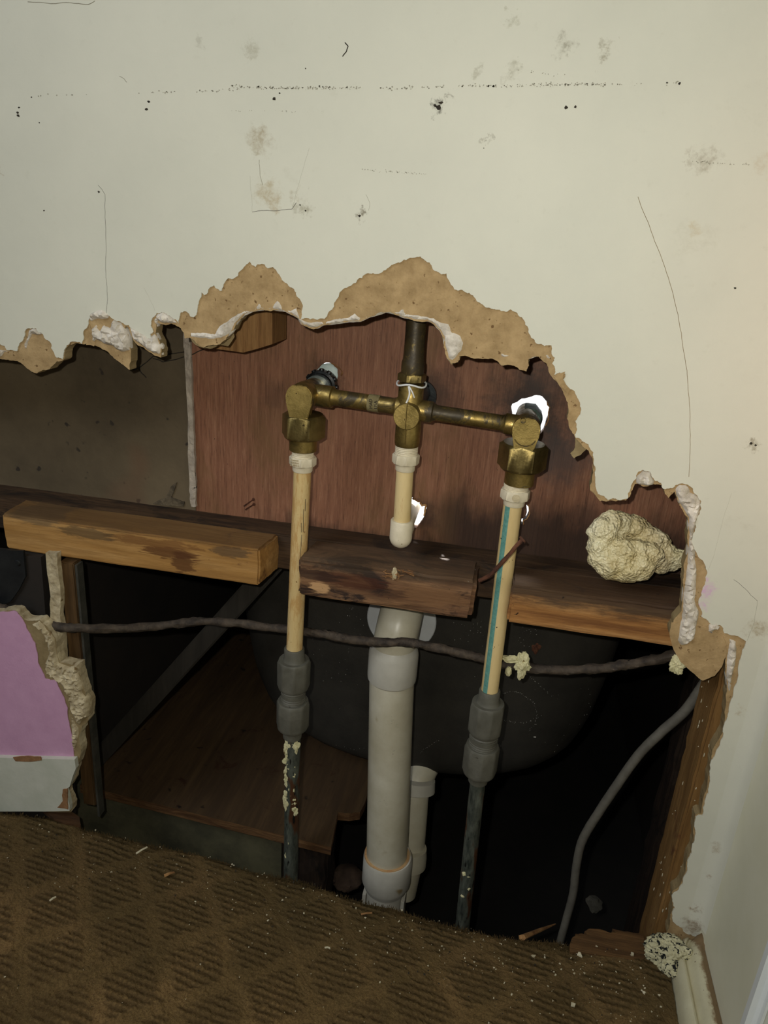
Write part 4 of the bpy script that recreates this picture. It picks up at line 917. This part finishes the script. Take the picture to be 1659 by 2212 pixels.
for px, py, w_, h_, s in ((1003,1888,.0024,.0028,1),(1011,1893,.0022,.001,4),(1012,1920,.0016,.002,2),(1000,1936,.0026,.0016,3)): obj('sealant_spot', lump(W(px, py, VY-.0068), (w_, .0012, h_), 3, .25, 3, s), PUTTY, lo2)

# spout drop pipe
xs = vx_c.x; sp = thing('spout_pipe', 'short cream pipe dropping from the tap body to an elbow over the rotten block', 'water pipe', (xs, VY, .36))
adapter(sp, xs, 879, 963, 980, 1001, 1016, 50, 57, 44)
bm = bmesh.new(); z1 = W(876, 1010, VY).z; z2 = W(868, 1125, VY).z; xe = W(868, 1130, VY).x
tube(bm, [(xs, VY, z1), (xe, VY, z2-.004)], .0078, 32); obj('plastic_pipe', bm, m_cpvc('cream_pipe', None, .58, [((150, 120, 66), 110, .72)]), sp, smooth=True)
ze = W(866, 1160, VY).z; bm = bmesh.new()
lathe(bm, [(0, .0098), (.001, .0104), (z2-ze+.001, .0104)], (xe, VY, z2+.001), (0, 0, -1), 36)
bmesh.ops.create_uvsphere(bm, u_segments=32, v_segments=16, radius=.0104, matrix=Matrix.Translation((xe, VY, ze)))
lathe(bm, [(0, .0096), (.020, .0098), (.022, .0098), (.0225, .0082), (.075, .0082)], (xe, VY, ze+.003), (-.02, 1, -.0), 32)
obj('elbow', bm, CPVCW, sp, smooth=True, label='cream elbow turning back through the plywood')

# ------------------------------------------------------------------ drain
DY = .098
dx = W(841, 1650, DY).x; dx0 = W(849, 1430, DY).x
dr = thing('overflow_drain_pipe', 'white plastic bath overflow pipe with elbow, standing in front of the black tub', 'drain pipe', (dx, DY, -.1))
pxD = lerp_px((848, 1400), (834, 1900))
bm = bmesh.new(); r = rad(94, 845, 1600, DY)
tube(bm, [(dx0, DY, W(846, 1460, DY).z), (W(836, 1860, DY).x, DY, W(836, 1860, DY).z-.01)], lambda t: r, 40)
p_ = obj('straight_pipe', bm, PVC, dr, smooth=True)
rng = random.Random(77); bm = bmesh.new()
for k in range(46):
    px_, py_ = rng.uniform(818, 872), rng.choice((1545, 1560, 1590, 1608, 1612, 1616, 1720, 1806, 1812))+rng.uniform(-6, 6)
    q = W(px_, py_, DY); u = (q.x-dx)/(r*1.25); 
    if abs(u) > .85: continue
    c = Vector((dx+r*u, DY-r*math.sqrt(1-u*u)-.0001, q.z+.012)); d = Vector((rng.uniform(-1, 1), 0, rng.uniform(-.5, .5)))*.002
    tube(bm, [c-d*.5, c+d*.5], .00018, 4)
s_ = obj('scratches', bm, GRIME, p_); s_['kind'] = 'stuff'
bm = vert([(1390, 92), (1400, 104), (1408, 108), (1455, 107), (1463, 105), (1466, 98)], dx0, DY, 44, px=848); obj('collar', bm, PVC2, dr, smooth=True)
# elbow sweeping back to the tub
zE = W(848, 1392, DY).z; Rb = .036; rE = rad(94, 850, 1360, DY)
bm = bmesh.new(); P = [(dx0, DY, zE-.006)] + [(dx0+.003*math.sin(a), DY+Rb-Rb*math.cos(a), zE+Rb*math.sin(a)) for a in [i/12*math.pi/2 for i in range(13)]] + [(dx0+.004, .158, zE+Rb)]
tube(bm, P, rE, 40); obj('elbow', bm, PVC, dr, smooth=True)
qf = W(866, 1342, .15); bm = bmesh.new(); lathe(bm, [(0, .0385), (.001, .0395), (.004, .0395)], (qf.x, .152, qf.z), (0, 1, 0), 56)
obj('overflow_flange', bm, m_simple('flange_plastic', (180, 182, 182), (196, 198, 198), 20, .4, bs=0), dr, smooth=True, label='round white flange against the tub')
bm = vert([(1845, 100), (1850, 106), (1898, 105), (1905, 98), (1912, 92)], W(836, 1878, DY).x, DY, 44, px=836)
obj('lower_hub', bm, PVC2, dr, smooth=True)
bm = vert([(1846, 97.5), (1849, 99)], W(836, 1850, DY).x, DY, 44, px=836)
for v in bm.verts: v.co.z += .0015
obj('rust_ring', bm, PVCD, dr, smooth=True, label='rusty stain at the joint')
bm = bmesh.new(); q = W(833, 1908, DY); lathe(bm, [(0, .0225), (.18, .0225)], (q.x, DY, q.z), (-.02, 0, -1), 40)
for sx in (-1, 1): box(bm, q.x+sx*.0235-.002, q.x+sx*.0235+.002, DY-.012, DY+.012, q.z-.06, q.z-.012)
obj('tee_fitting', bm, PVC2, dr, smooth=True)
# waste pipe behind
ws = thing('waste_pipe', 'second white plastic waste pipe half hidden behind the overflow pipe under the tub', 'drain pipe', (-.05, .16, -.12))
a = W(897, 1700, .175); b = W(882, 1850, .145)
bm = bmesh.new(); tube(bm, smoothpath([a+Vector((.01, .03, .02)), a, a+(b-a)*.5, b, b+Vector((-.004, -.01, -.05))], 5), .019, 32); obj('bent_pipe', bm, PVC, ws, smooth=True)
bm = bmesh.new(); lathe(bm, [(0, .019), (.002, .024), (.016, .025), (.018, .021)], a+Vector((0, .004, .012)), (b-a).normalized(), 36); obj('socket', bm, PVC2, ws, smooth=True)
bm = bmesh.new(); lathe(bm, [(0, .022), (.012, .0235), (.024, .0235), (.028, .018)], b+Vector((0, 0, .016)), (0, -.2, -1), 36); obj('lower_socket', bm, PVC, ws, smooth=True)

# ------------------------------------------------------------------ bath tub
TUBP = [(0, .120, .196), (.003, .142, .188), (.010, .163, .183), (.02, .180, .179), (.035, .195, .176), (.05, .205, .174), (.075, .215, .172), (.1, .222, .170), (.15, .230, .166), (.2, .236, .163), (.27, .242, .158), (.335, .246, .152)]
def plan(z, grow=0):
    """half width and front y of the tub at height z"""
    z = max(0, min(.335, z))
    for p, q in zip(TUBP, TUBP[1:]):
        if p[0] <= z <= q[0]:
            t = (z-p[0])/(q[0]-p[0]); return p[1]+(q[1]-p[1])*t+grow, p[2]+(q[2]-p[2])*t-grow
N_ = 96; TX = -.080
def ring(bm, hw, yf, yb, z, pw):
    """plan outline: rounded front end, straight sides, rounded far end"""
    out = []; D = .085 if pw < 10 else .004
    for k in range(N_):
        th = 2*math.pi*k/N_; c, s = math.cos(th), math.sin(th); p = 2.5
        x = abs(c)**(2/p)*hw*(1 if c >= 0 else -1); t = abs(s)**(2/p)
        y = (yf+D-D*t) if s < 0 else (yb-D+D*t)
        out.append(bm.verts.new((TX+x, y, z)))
    return out
bm = bmesh.new(); rings = []; mi = []
zs_ = [.0, .0015, .003, .006, .010, .015, .02, .027, .035, .05, .06, .075, .1, .13, .16, .2, .24, .28, .31, .335]
for z in zs_:
    hw, yf = plan(z); rings.append(ring(bm, hw, yf, 1.25+z*.3, z, 3.2)); mi.append(0)
rings.append(ring(bm, .40, .116, 1.42, .337, 12)); mi.append(0)
rings.append(ring(bm, .40, .116, 1.42, .350, 12)); mi.append(1)
rings.append(ring(bm, .27, .17, 1.36, .350, 5)); mi.append(1)
for z in (.34, .3, .2, .1, .06, .045):
    hw, yf = plan(z-.02, -.012); rings.append(ring(bm, hw, yf+.02, 1.2+z*.3, z, 3.2)); mi.append(1)
for i, (A_, B_) in enumerate(zip(rings, rings[1:])):
    for k in range(N_): bm.faces.new((A_[k], A_[(k+1) % N_], B_[(k+1) % N_], B_[k])).material_index = mi[i+1]
bm.faces.new(rings[0][::-1]); bm.faces.new(rings[-1]).material_index = 1
tub = obj('bathtub', bm, [CAST, ENAMEL], smooth=True)
tag(tub, 'black cast-iron underside of the bathtub behind the pipes', 'bathtub')
# chalk marks and flecks on the tub
from mathutils.bvhtree import BVHTree
bmt = bmesh.new(); bmt.from_mesh(tub.data); TB = BVHTree.FromBMesh(bmt)
def ontub(px, py):
    d = ray(px, py).normalized(); h = TB.ray_cast(CAM, d); return h[0], h[1]
bm = bmesh.new(); rng = random.Random(2)
def chalk(pts, dens=1.0, w=.0006):
    P = jag(pts, 1.5, 3, seed=len(pts))
    for a, b in zip(P, P[1:]):
        for k in range(max(1, int((b-a).length/2.2*dens))):
            q = a+(b-a)*rng.random(); h, n = ontub(q.x+rng.uniform(-1.5, 1.5), q.y+rng.uniform(-1.5, 1.5))
            if h is None: continue
            bmesh.ops.create_icosphere(bm, subdivisions=1, radius=w*rng.uniform(.3, 1), matrix=Matrix.Translation(h))
chalk([(1082,1500),(1105,1493),(1130,1500),(1150,1515),(1160,1540),(1156,1565),(1140,1580)])
chalk([(1084,1555),(1110,1562),(1140,1560),(1170,1545)], .9)
chalk([(1130,1452),(1160,1475),(1192,1505)], .6)
chalk([(905,1630),(925,1612),(950,1598)], .6); chalk([(720,1610),(770,1620),(800,1610)], .35, .0004)
for k in range(150):
    px_, py_ = rng.choice(((770, 1340, 50, 60), (1050, 1370, 60, 40), (690, 1470, 70, 50), (1140, 1390, 30, 40), (1250, 1560, 70, 90), (900, 1500, 350, 160)))[:2], 0
    base = rng.choice(((770, 1350, 40, 40), (1030, 1370, 50, 30), (700, 1440, 60, 40), (1140, 1380, 20, 40), (1250, 1560, 60, 80), (900, 1500, 320, 140)))
    h, n = ontub(base[0]+rng.uniform(-1, 1)*base[2], base[1]+rng.uniform(-1, 1)*base[3])
    if h: bmesh.ops.create_icosphere(bm, subdivisions=1, radius=rng.uniform(.0002, .0006), matrix=Matrix.Translation(h))
c = obj('chalk_marks', bm, CHALK, tub, label='faint chalk ring and pale flecks'); c['kind'] = 'stuff'
for px_, py_, w_, h_ in ((1294,1518,.003,.0022),(1277,1622,.005,.0015),(1155,1592,.0022,.001)):
    h, n = ontub(px_, py_)
    if h: obj('paint_fleck', lump(h, (w_, .0008, h_), 2, .2, 3, px_ % 7), CHALK, tub)
h, n = ontub(1156, 1400)
if h: obj('rust_blister', lump(h, (.005, .002, .007), 3, .3, 3, 2), RUST, tub)

# bathroom shell beyond the plywood
def wallbox(name, *a):
    bm = bmesh.new(); box(bm, *a); o = obj(name, bm, BATHW); o['kind'] = 'structure'
wallbox('wall_far', -.5, .34, 1.42, 1.45, .30, 1.95)
wallbox('wall_far_left', -.79, -.75, .114, 1.45, .30, 1.95)
wallbox('wall_far_right', .322, .34, .114, 1.45, .352, 1.95)
wallbox('ceiling', -.79, .34, .05, 1.45, 1.90, 1.95)
bm = bmesh.new(); box(bm, -.79, -.478, .116, 1.45, .337, .35); o = obj('trim_3', bm, BATHW); o['kind'] = 'structure'

# ------------------------------------------------------------------ under-floor and side members
bm = bmesh.new(); box(bm, -1.3, .6, -.3, 2.2, -.42, -.38); o = obj('floor_crawlspace', bm, SOIL); o['kind'] = 'structure'
def wb(name, m, *a):
    bm = bmesh.new(); box(bm, *a); o = obj(name, bm, m); o['kind'] = 'structure'; return o
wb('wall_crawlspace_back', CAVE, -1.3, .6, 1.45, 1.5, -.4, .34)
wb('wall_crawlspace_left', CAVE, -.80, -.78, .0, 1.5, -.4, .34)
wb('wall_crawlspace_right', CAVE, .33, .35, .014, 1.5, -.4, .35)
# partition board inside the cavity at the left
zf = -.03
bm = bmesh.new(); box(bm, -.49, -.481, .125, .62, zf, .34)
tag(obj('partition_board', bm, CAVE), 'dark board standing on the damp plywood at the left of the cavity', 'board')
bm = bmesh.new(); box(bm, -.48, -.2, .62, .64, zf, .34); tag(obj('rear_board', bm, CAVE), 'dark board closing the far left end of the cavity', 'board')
# damp plywood shelf
pl = [(-.475, .088), (WZ(715, 1830, zf).x, WZ(715, 1830, zf).y), (WZ(730, 1755, zf).x, WZ(730, 1755, zf).y), (WZ(755, 1757, zf).x, WZ(755, 1757, zf).y), (WZ(778, 1754, zf).x, WZ(778, 1754, zf).y), (WZ(788, 1735, zf).x, WZ(788, 1735, zf).y), (-.125, .3), (-.14, .6), (-.48, .6)]
v, T = fill(pl, step=.03); bm = bmesh.new()
up = [bm.verts.new((p.x, p.y, zf)) for p in v]; dn = [bm.verts.new((p.x, p.y, zf-.012)) for p in v]; cnt = {}
for t in T:
    bm.faces.new([up[i] for i in t]); bm.faces.new([dn[i] for i in reversed(t)])
    for k in range(3):
        a, b = t[k], t[(k+1) % 3]
        if (b, a) in cnt: cnt.pop((b, a))
        else: cnt[(a, b)] = 1
for a, b in cnt: bm.faces.new((up[a], dn[a], dn[b], up[b])).material_index = 1
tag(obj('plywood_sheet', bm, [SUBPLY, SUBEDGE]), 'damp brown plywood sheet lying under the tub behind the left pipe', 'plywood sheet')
bm = bmesh.new(); box(bm, -.8, -.215, .10, .14, -.38, -.0425); tag(obj('foundation_block', bm, JOIST), 'dark greenish block under the front edge of the damp plywood', 'foundation block')
bm = rough_beam(-.212, -.155, .095, .14, -.38, -.0425, bev=.003, res=.02, amp=.003)
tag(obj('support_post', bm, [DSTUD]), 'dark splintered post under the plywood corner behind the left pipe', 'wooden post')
# diagonal strut
a = W(612, 1232, .112)+Vector((0, .0, .02)); b = W(196, 1655, .125); d = (b-a).normalized(); s_ = Vector((0, 1, 0)); u = d.cross(s_).normalized()
bm = bmesh.new(); h_ = .0105; prism(bm, [a+u*h_-s_*.004, b+u*h_-s_*.004, b-u*h_-s_*.004, a-u*h_-s_*.004], s_*.008)
bmesh.ops.bevel(bm, geom=bm.edges[:], offset=.002, segments=2, affect='EDGES')
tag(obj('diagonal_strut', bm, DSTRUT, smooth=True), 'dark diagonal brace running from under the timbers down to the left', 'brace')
for px_, py_ in ((571,1290),(490,1365),(455,1415)):
    q = W(px_, py_, .107)
# left stud with its gypsum strip
yS = .02
bm = rough_beam(W(136, 1300, yS).x, W(180, 1450, yS).x, yS, .034, .012, ZB-.002, bev=.001, res=.012)
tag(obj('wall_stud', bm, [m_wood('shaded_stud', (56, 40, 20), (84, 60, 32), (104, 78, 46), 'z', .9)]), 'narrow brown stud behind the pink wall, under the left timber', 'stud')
bm = bmesh.new(); x_ = W(184, 1450, yS).x; box(bm, x_+.0005, x_+.003, yS-.002, .028, .0, ZB-.002)
tag(obj('metal_flashing', bm, m_simple('old_flashing', (54, 54, 48), (76, 74, 66), 60, .6, .3, bs=.5)), 'thin grey metal edge on the right side of the left stud', 'flashing')
gp = [(97,1195),(122,1196),(125,1240),(130,1290),(128,1330),(136,1390),(140,1440),(118,1445),(112,1380),(108,1320),(104,1260)]
poly = xz(jag(gp, 2.2, 2, closed=True, seed=6), .012)
o = obj('gypsum_strip', sheet(poly, .0128, .0195, step=.004, hf=lambda x, z, e: -.0015*noise.noise(Vector((x*250, 0, z*250)))), [GYPS2]); tag(o, 'ragged gypsum strip left on the narrow left stud', 'gypsum strip')
# blackened plate and dark board at the far left below the timber
pt = xz([(-60,1185),(50,1190),(55,1245),(40,1275),(22,1300),(0,1308),(-60,1312)], .018)
o = obj('nail_plate', sheet(pt, .018, .0205), [DARKM]); tag(o, 'dark steel plate with a clipped corner under the left end of the timber', 'metal plate')
bm = bmesh.new(); q = W(38, 1216, .018); lathe(bm, [(0, .0032), (.0012, .0026)], (q.x, .018, q.z), (0, -1, 0), 14); obj('rivet', bm, DARKM, o, smooth=True)
poly = xz([(-80,1180),(100,1196),(112,1350),(150,1480),(160,1760),(-80,1760)], .03)
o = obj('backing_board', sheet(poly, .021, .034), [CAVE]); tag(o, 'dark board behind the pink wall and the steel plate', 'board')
# right stud
bm = rough_beam(.2005, XC+.02, .0132, .060, -.06, ZB-.001, bev=.002, res=.012, amp=.0008)
tag(obj('wall_stud', bm, [STUD], smooth=True), 'brown stud along the right edge of the hole, streaked grain and paint flecks', 'stud')
fk = bmesh.new(); rng = random.Random(31)
for k in range(46):
    q = Vector((.2001, rng.uniform(.016, .055), rng.uniform(.0, .3))) if k % 2 else Vector((rng.uniform(.203, .225), .0128, rng.uniform(.0, .3)))
    bmesh.ops.create_icosphere(fk, subdivisions=1, radius=1, matrix=Matrix.Translation(q) @ Matrix.Diagonal((.0005, .0006, rng.choice((.0006, .0008, .0016, .0025)), 1)))
st_ = [o for o in bpy.data.objects if o.name.startswith('wall_stud')][-1]
f_ = obj('paint_flecks', fk, CHIP, st_); f_['kind'] = 'stuff'
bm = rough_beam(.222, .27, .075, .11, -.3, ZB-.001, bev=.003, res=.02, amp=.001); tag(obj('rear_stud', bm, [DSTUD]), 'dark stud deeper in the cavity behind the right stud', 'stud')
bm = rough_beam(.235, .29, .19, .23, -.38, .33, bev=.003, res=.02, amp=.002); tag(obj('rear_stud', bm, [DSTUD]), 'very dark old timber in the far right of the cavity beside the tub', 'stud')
# wood above the upper right of stud: filler behind the corner of the drywall
# cables
cab = [(-80,1290),(-10,1308),(50,1335),(110,1350),(170,1357),(260,1358),(350,1351),(430,1343),(500,1345),(560,1352),(620,1360),(700,1370),(760,1381),(830,1388),(880,1388),(930,1396),(1000,1412),(1050,1425),(1110,1438),(1180,1446),(1260,1446),(1340,1438),(1400,1428),(1470,1412),(1500,1400)]
def cy(px):
    if px < 110: return .0235-.0
    if px < 260: return .0165+(.058-.0165)*0 if px < 190 else .03
    return .0605
P = []
for i, (x, y) in enumerate(cab):
    yy = .011 if x < 150 else (.013 if x < 200 else (.035 if x < 300 else .0600))
    if x > 1300: yy = .055
    P.append(W(x, y, yy))
bm = bmesh.new(); tube(bm, smoothpath(P, 7), lambda t: .0045+.0007*noise.noise(Vector((t*60, 0, 0))), 12, .45)
tag(obj('old_cable', bm, IRONC, smooth=True), 'crusty black cable slung across the cavity in front of the drain pipe', 'cable')
# foam blob sitting on that cable
o = obj('foam_scrap', lump(W(1128, 1436, .052), (.0068, .0050, .0125), 4, .25, 3, 4, .14), PUTTY); tag(o, 'small drip of cream foam stuck on the black cable right of the striped pipe', 'foam scrap')
o2 = obj('foam_bridge', lump(W(1104, 1424, .053), (.008, .004, .0035), 3, .25, 3, 8, .1), PUTTY, o); o3 = obj('foam_drip', lump(W(1098, 1450, .053), (.003, .003, .005), 3, .2, 3, 9, .1), PUTTY, o)
o = obj('foam_scrap', lump(W(1463, 1436, .012), (.0065, .004, .0075), 4, .3, 3, 11, .14), PUTTY); tag(o, 'cream foam drip under the brown paper at the lower right of the hole', 'foam scrap')
cab = [(1560,1420,.075),(1520,1478,.076),(1480,1535,.078),(1430,1580,.08),(1380,1630,.08),(1330,1700,.08),(1290,1760,.08),(1258,1815,.08),(1245,1870,.08),(1238,1930,.08),(1222,1990,.08),(1206,2050,.08),(1190,2130,.08)]
bm = bmesh.new(); tube(bm, smoothpath([W(*c) for c in cab], 8), lambda t: .0050-.0008*t, 16, .05)
tag(obj('grey_cable', bm, GREYC, smooth=True), 'grey sheathed cable curving down in front of the right stud into the floor opening', 'cable')
# splinter standing in the opening at the right
bm = bmesh.new(); a = WZ(1128, 2026, .006); b = W(1200, 1996, .035); tube(bm, [a, a+(b-a)*.5+Vector((0, 0, .001)), b], lambda t: .0028*(1-t)+.0006, 7, .4)
tag(obj('wood_splinter', bm, SPLIN), 'reddish splinter poking out of the floor opening left of the grey cable', 'splinter')
bm = lump(WZ(1284, 1952, -.10), (.009, .012, .003), 3, .25, 3, 5); tag(obj('plaster_scrap', bm, m_simple('dusty_scrap', (52, 50, 42), (74, 70, 60), 30, .9)), 'pale flat scrap lying deep in the opening right of the grey cable', 'scrap')

bm = lump(W(742, 1922, .12)+Vector((0, .02, 0)), (.020, .02, .011), 4, .1, 3, 5); tag(obj('stone', bm, m_simple('brown_stone', (58, 44, 34), (84, 66, 52), 60, .9, bs=.6), smooth=True), 'dark brown rounded stone in the opening just left of the drain pipe', 'stone')
# spray foam lump on the right timber
foam = bmesh.new()
def ball(px, py, Y, r, sx=1, sz=1):
    c = W(px, py, Y); bmesh.ops.create_icosphere(foam, subdivisions=3, radius=1, matrix=Matrix.Translation(c) @ Matrix.Diagonal((r*sx, r*.8, r*sz, 1)))
for b_ in ((1303,1150,.045,.0135),(1318,1128,.05,.0105),(1340,1132,.058,.0120),(1370,1138,.062,.0120),(1395,1158,.062,.0120),(1296,1180,.042,.0125),(1300,1203,.040,.0125),(1322,1222,.038,.0135),(1352,1226,.038,.0140),(1380,1218,.040,.0145),(1400,1200,.044,.0130),(1345,1200,.040,.0150),(1372,1196,.043,.0140),(1422,1172,.060,.0110),(1435,1195,.06,.0115),(1450,1208,.058,.0105),(1468,1206,.056,.0085),(1330,1175,.05,.011),(1425,1215,.056,.011),(1360,1160,.068,.012)): ball(*b_)
fo = obj('spray_foam_lump', foam, FOAM, smooth=True); tag(fo, 'big cream lump of hardened spray foam on top of the right timber', 'foam lump')
for p in fo.data.polygons: p.use_smooth = True
r_ = fo.modifiers.new('remesh', 'REMESH'); r_.mode = 'VOXEL'; r_.voxel_size = .0011; r_.use_smooth_shade = True
tx = bpy.data.textures.new('foam_bumps', 'CLOUDS'); tx.noise_scale = .009; tx.noise_depth = 3
d_ = fo.modifiers.new('bumps', 'DISPLACE'); d_.texture = tx; d_.strength = .0062; d_.mid_level = .55; d_.texture_coords = 'GLOBAL'

# ------------------------------------------------------------------ debris on the carpet
bm = lump(WZ(1441, 2068, .012)+Vector((0, 0, .004)), (.0205, .017, .0165), 5, .24, 3, 6, .07)
tag(obj('mouldy_plaster_chunk', bm, MOULD), 'cream plaster chunk speckled with black mould in the right corner on the carpet', 'plaster chunk')
def zc(x, y): return .008+.0035*noise.noise(Vector((x*14, y*14, 0)))
bm = bmesh.new(); bm2 = bmesh.new(); rng = random.Random(21)
def chip(b, p, s):
    n = 4; pts = [p+Vector((s*rng.uniform(.3, 1)*math.cos(i/n*6.28+rng.random()), s*rng.uniform(.3, 1)*math.sin(i/n*6.28+rng.random()), rng.uniform(-.2, .3)*s)) for i in range(n)]
    try: prism(b, pts, (0, 0, s*.5))
    except ValueError: pass
for k in range(900):
    x = rng.uniform(-.5, .2); t = (x+.5)/.7
    if rng.random() > .25+.75*t: continue
    d = abs(rng.gauss(.035, .03)); y = yedge(x)-d
    chip(bm if rng.random() < .72 else bm2, Vector((x, y, zc(x, y)+.0006)), rng.choice((.0005, .0006, .0007, .0009, .0013)))
for k in range(160):
    x = rng.uniform(-.5, .2); y = yedge(x)-rng.uniform(.02, .3); chip(bm if rng.random() < .5 else bm2, Vector((x, y, zc(x, y)+.0006)), rng.uniform(.0004, .0009))
for px_, py_, s in ((1152,2065,.0024),(1252,2065,.0034),(1177,2069,.0016),(1238,2172,.0026),(1390,2145,.0022),(1184,2131,.0016),(1424,2150,.0018),(1366,2064,.003),(890,2010,.0015),(1290,2045,.0016)):
    chip(bm, WZ(px_, py_, .01), s)
tag(obj('plaster_crumbs', bm, CHIP), 'scattered pale plaster and wood crumbs along the edge of the carpet', 'crumbs', kind='stuff')
tag(obj('dirt_crumbs', bm2, DARKDIRT), 'scattered dark dirt crumbs along the edge of the carpet', 'crumbs', kind='stuff')
for k, (p, q, lab) in enumerate((((294,1844),(318,1830),'thin pale wood sliver on the carpet near the left baseboard'), ((355,1892),(377,1884),'broad reddish wood sliver on the carpet, left of the left pipe'), ((780,1975),(804,1972),'short pale sliver on the carpet in front of the drain pipe'), ((107,1946),(121,1937),'pale sliver on the carpet at the far left'), ((702,2047),(713,2048),'tiny white sliver on the carpet below the left pipe'))):
    a = WZ(p[0], p[1], .0115); b = WZ(q[0], q[1], .0125); bm = bmesh.new(); tube(bm, [a, (a+b)/2+Vector((0, 0, .0006)), b], lambda t: .0009 if k != 1 else .002*(1-.6*t), 6, .4)
    tag(obj('wood_sliver', bm, SPLIN if k in (1, 2) else CHIP), lab, 'sliver', 'wood slivers on the carpet')
# broken floor strip beside the pink wall
poly = [WZ(p[0], p[1], .004) for p in ((92,1755),(150,1757),(172,1772),(175,1790),(140,1786),(118,1776))]
bm = bmesh.new(); prism(bm, poly, (0, 0, .005)); tag(obj('floorboard_scrap', bm, m_wood('dark_board_scrap', (50, 32, 18), (74, 50, 28), (90, 62, 36), 'x', 1.5)), 'dark splintered board scrap under the end of the left baseboard', 'floorboard')
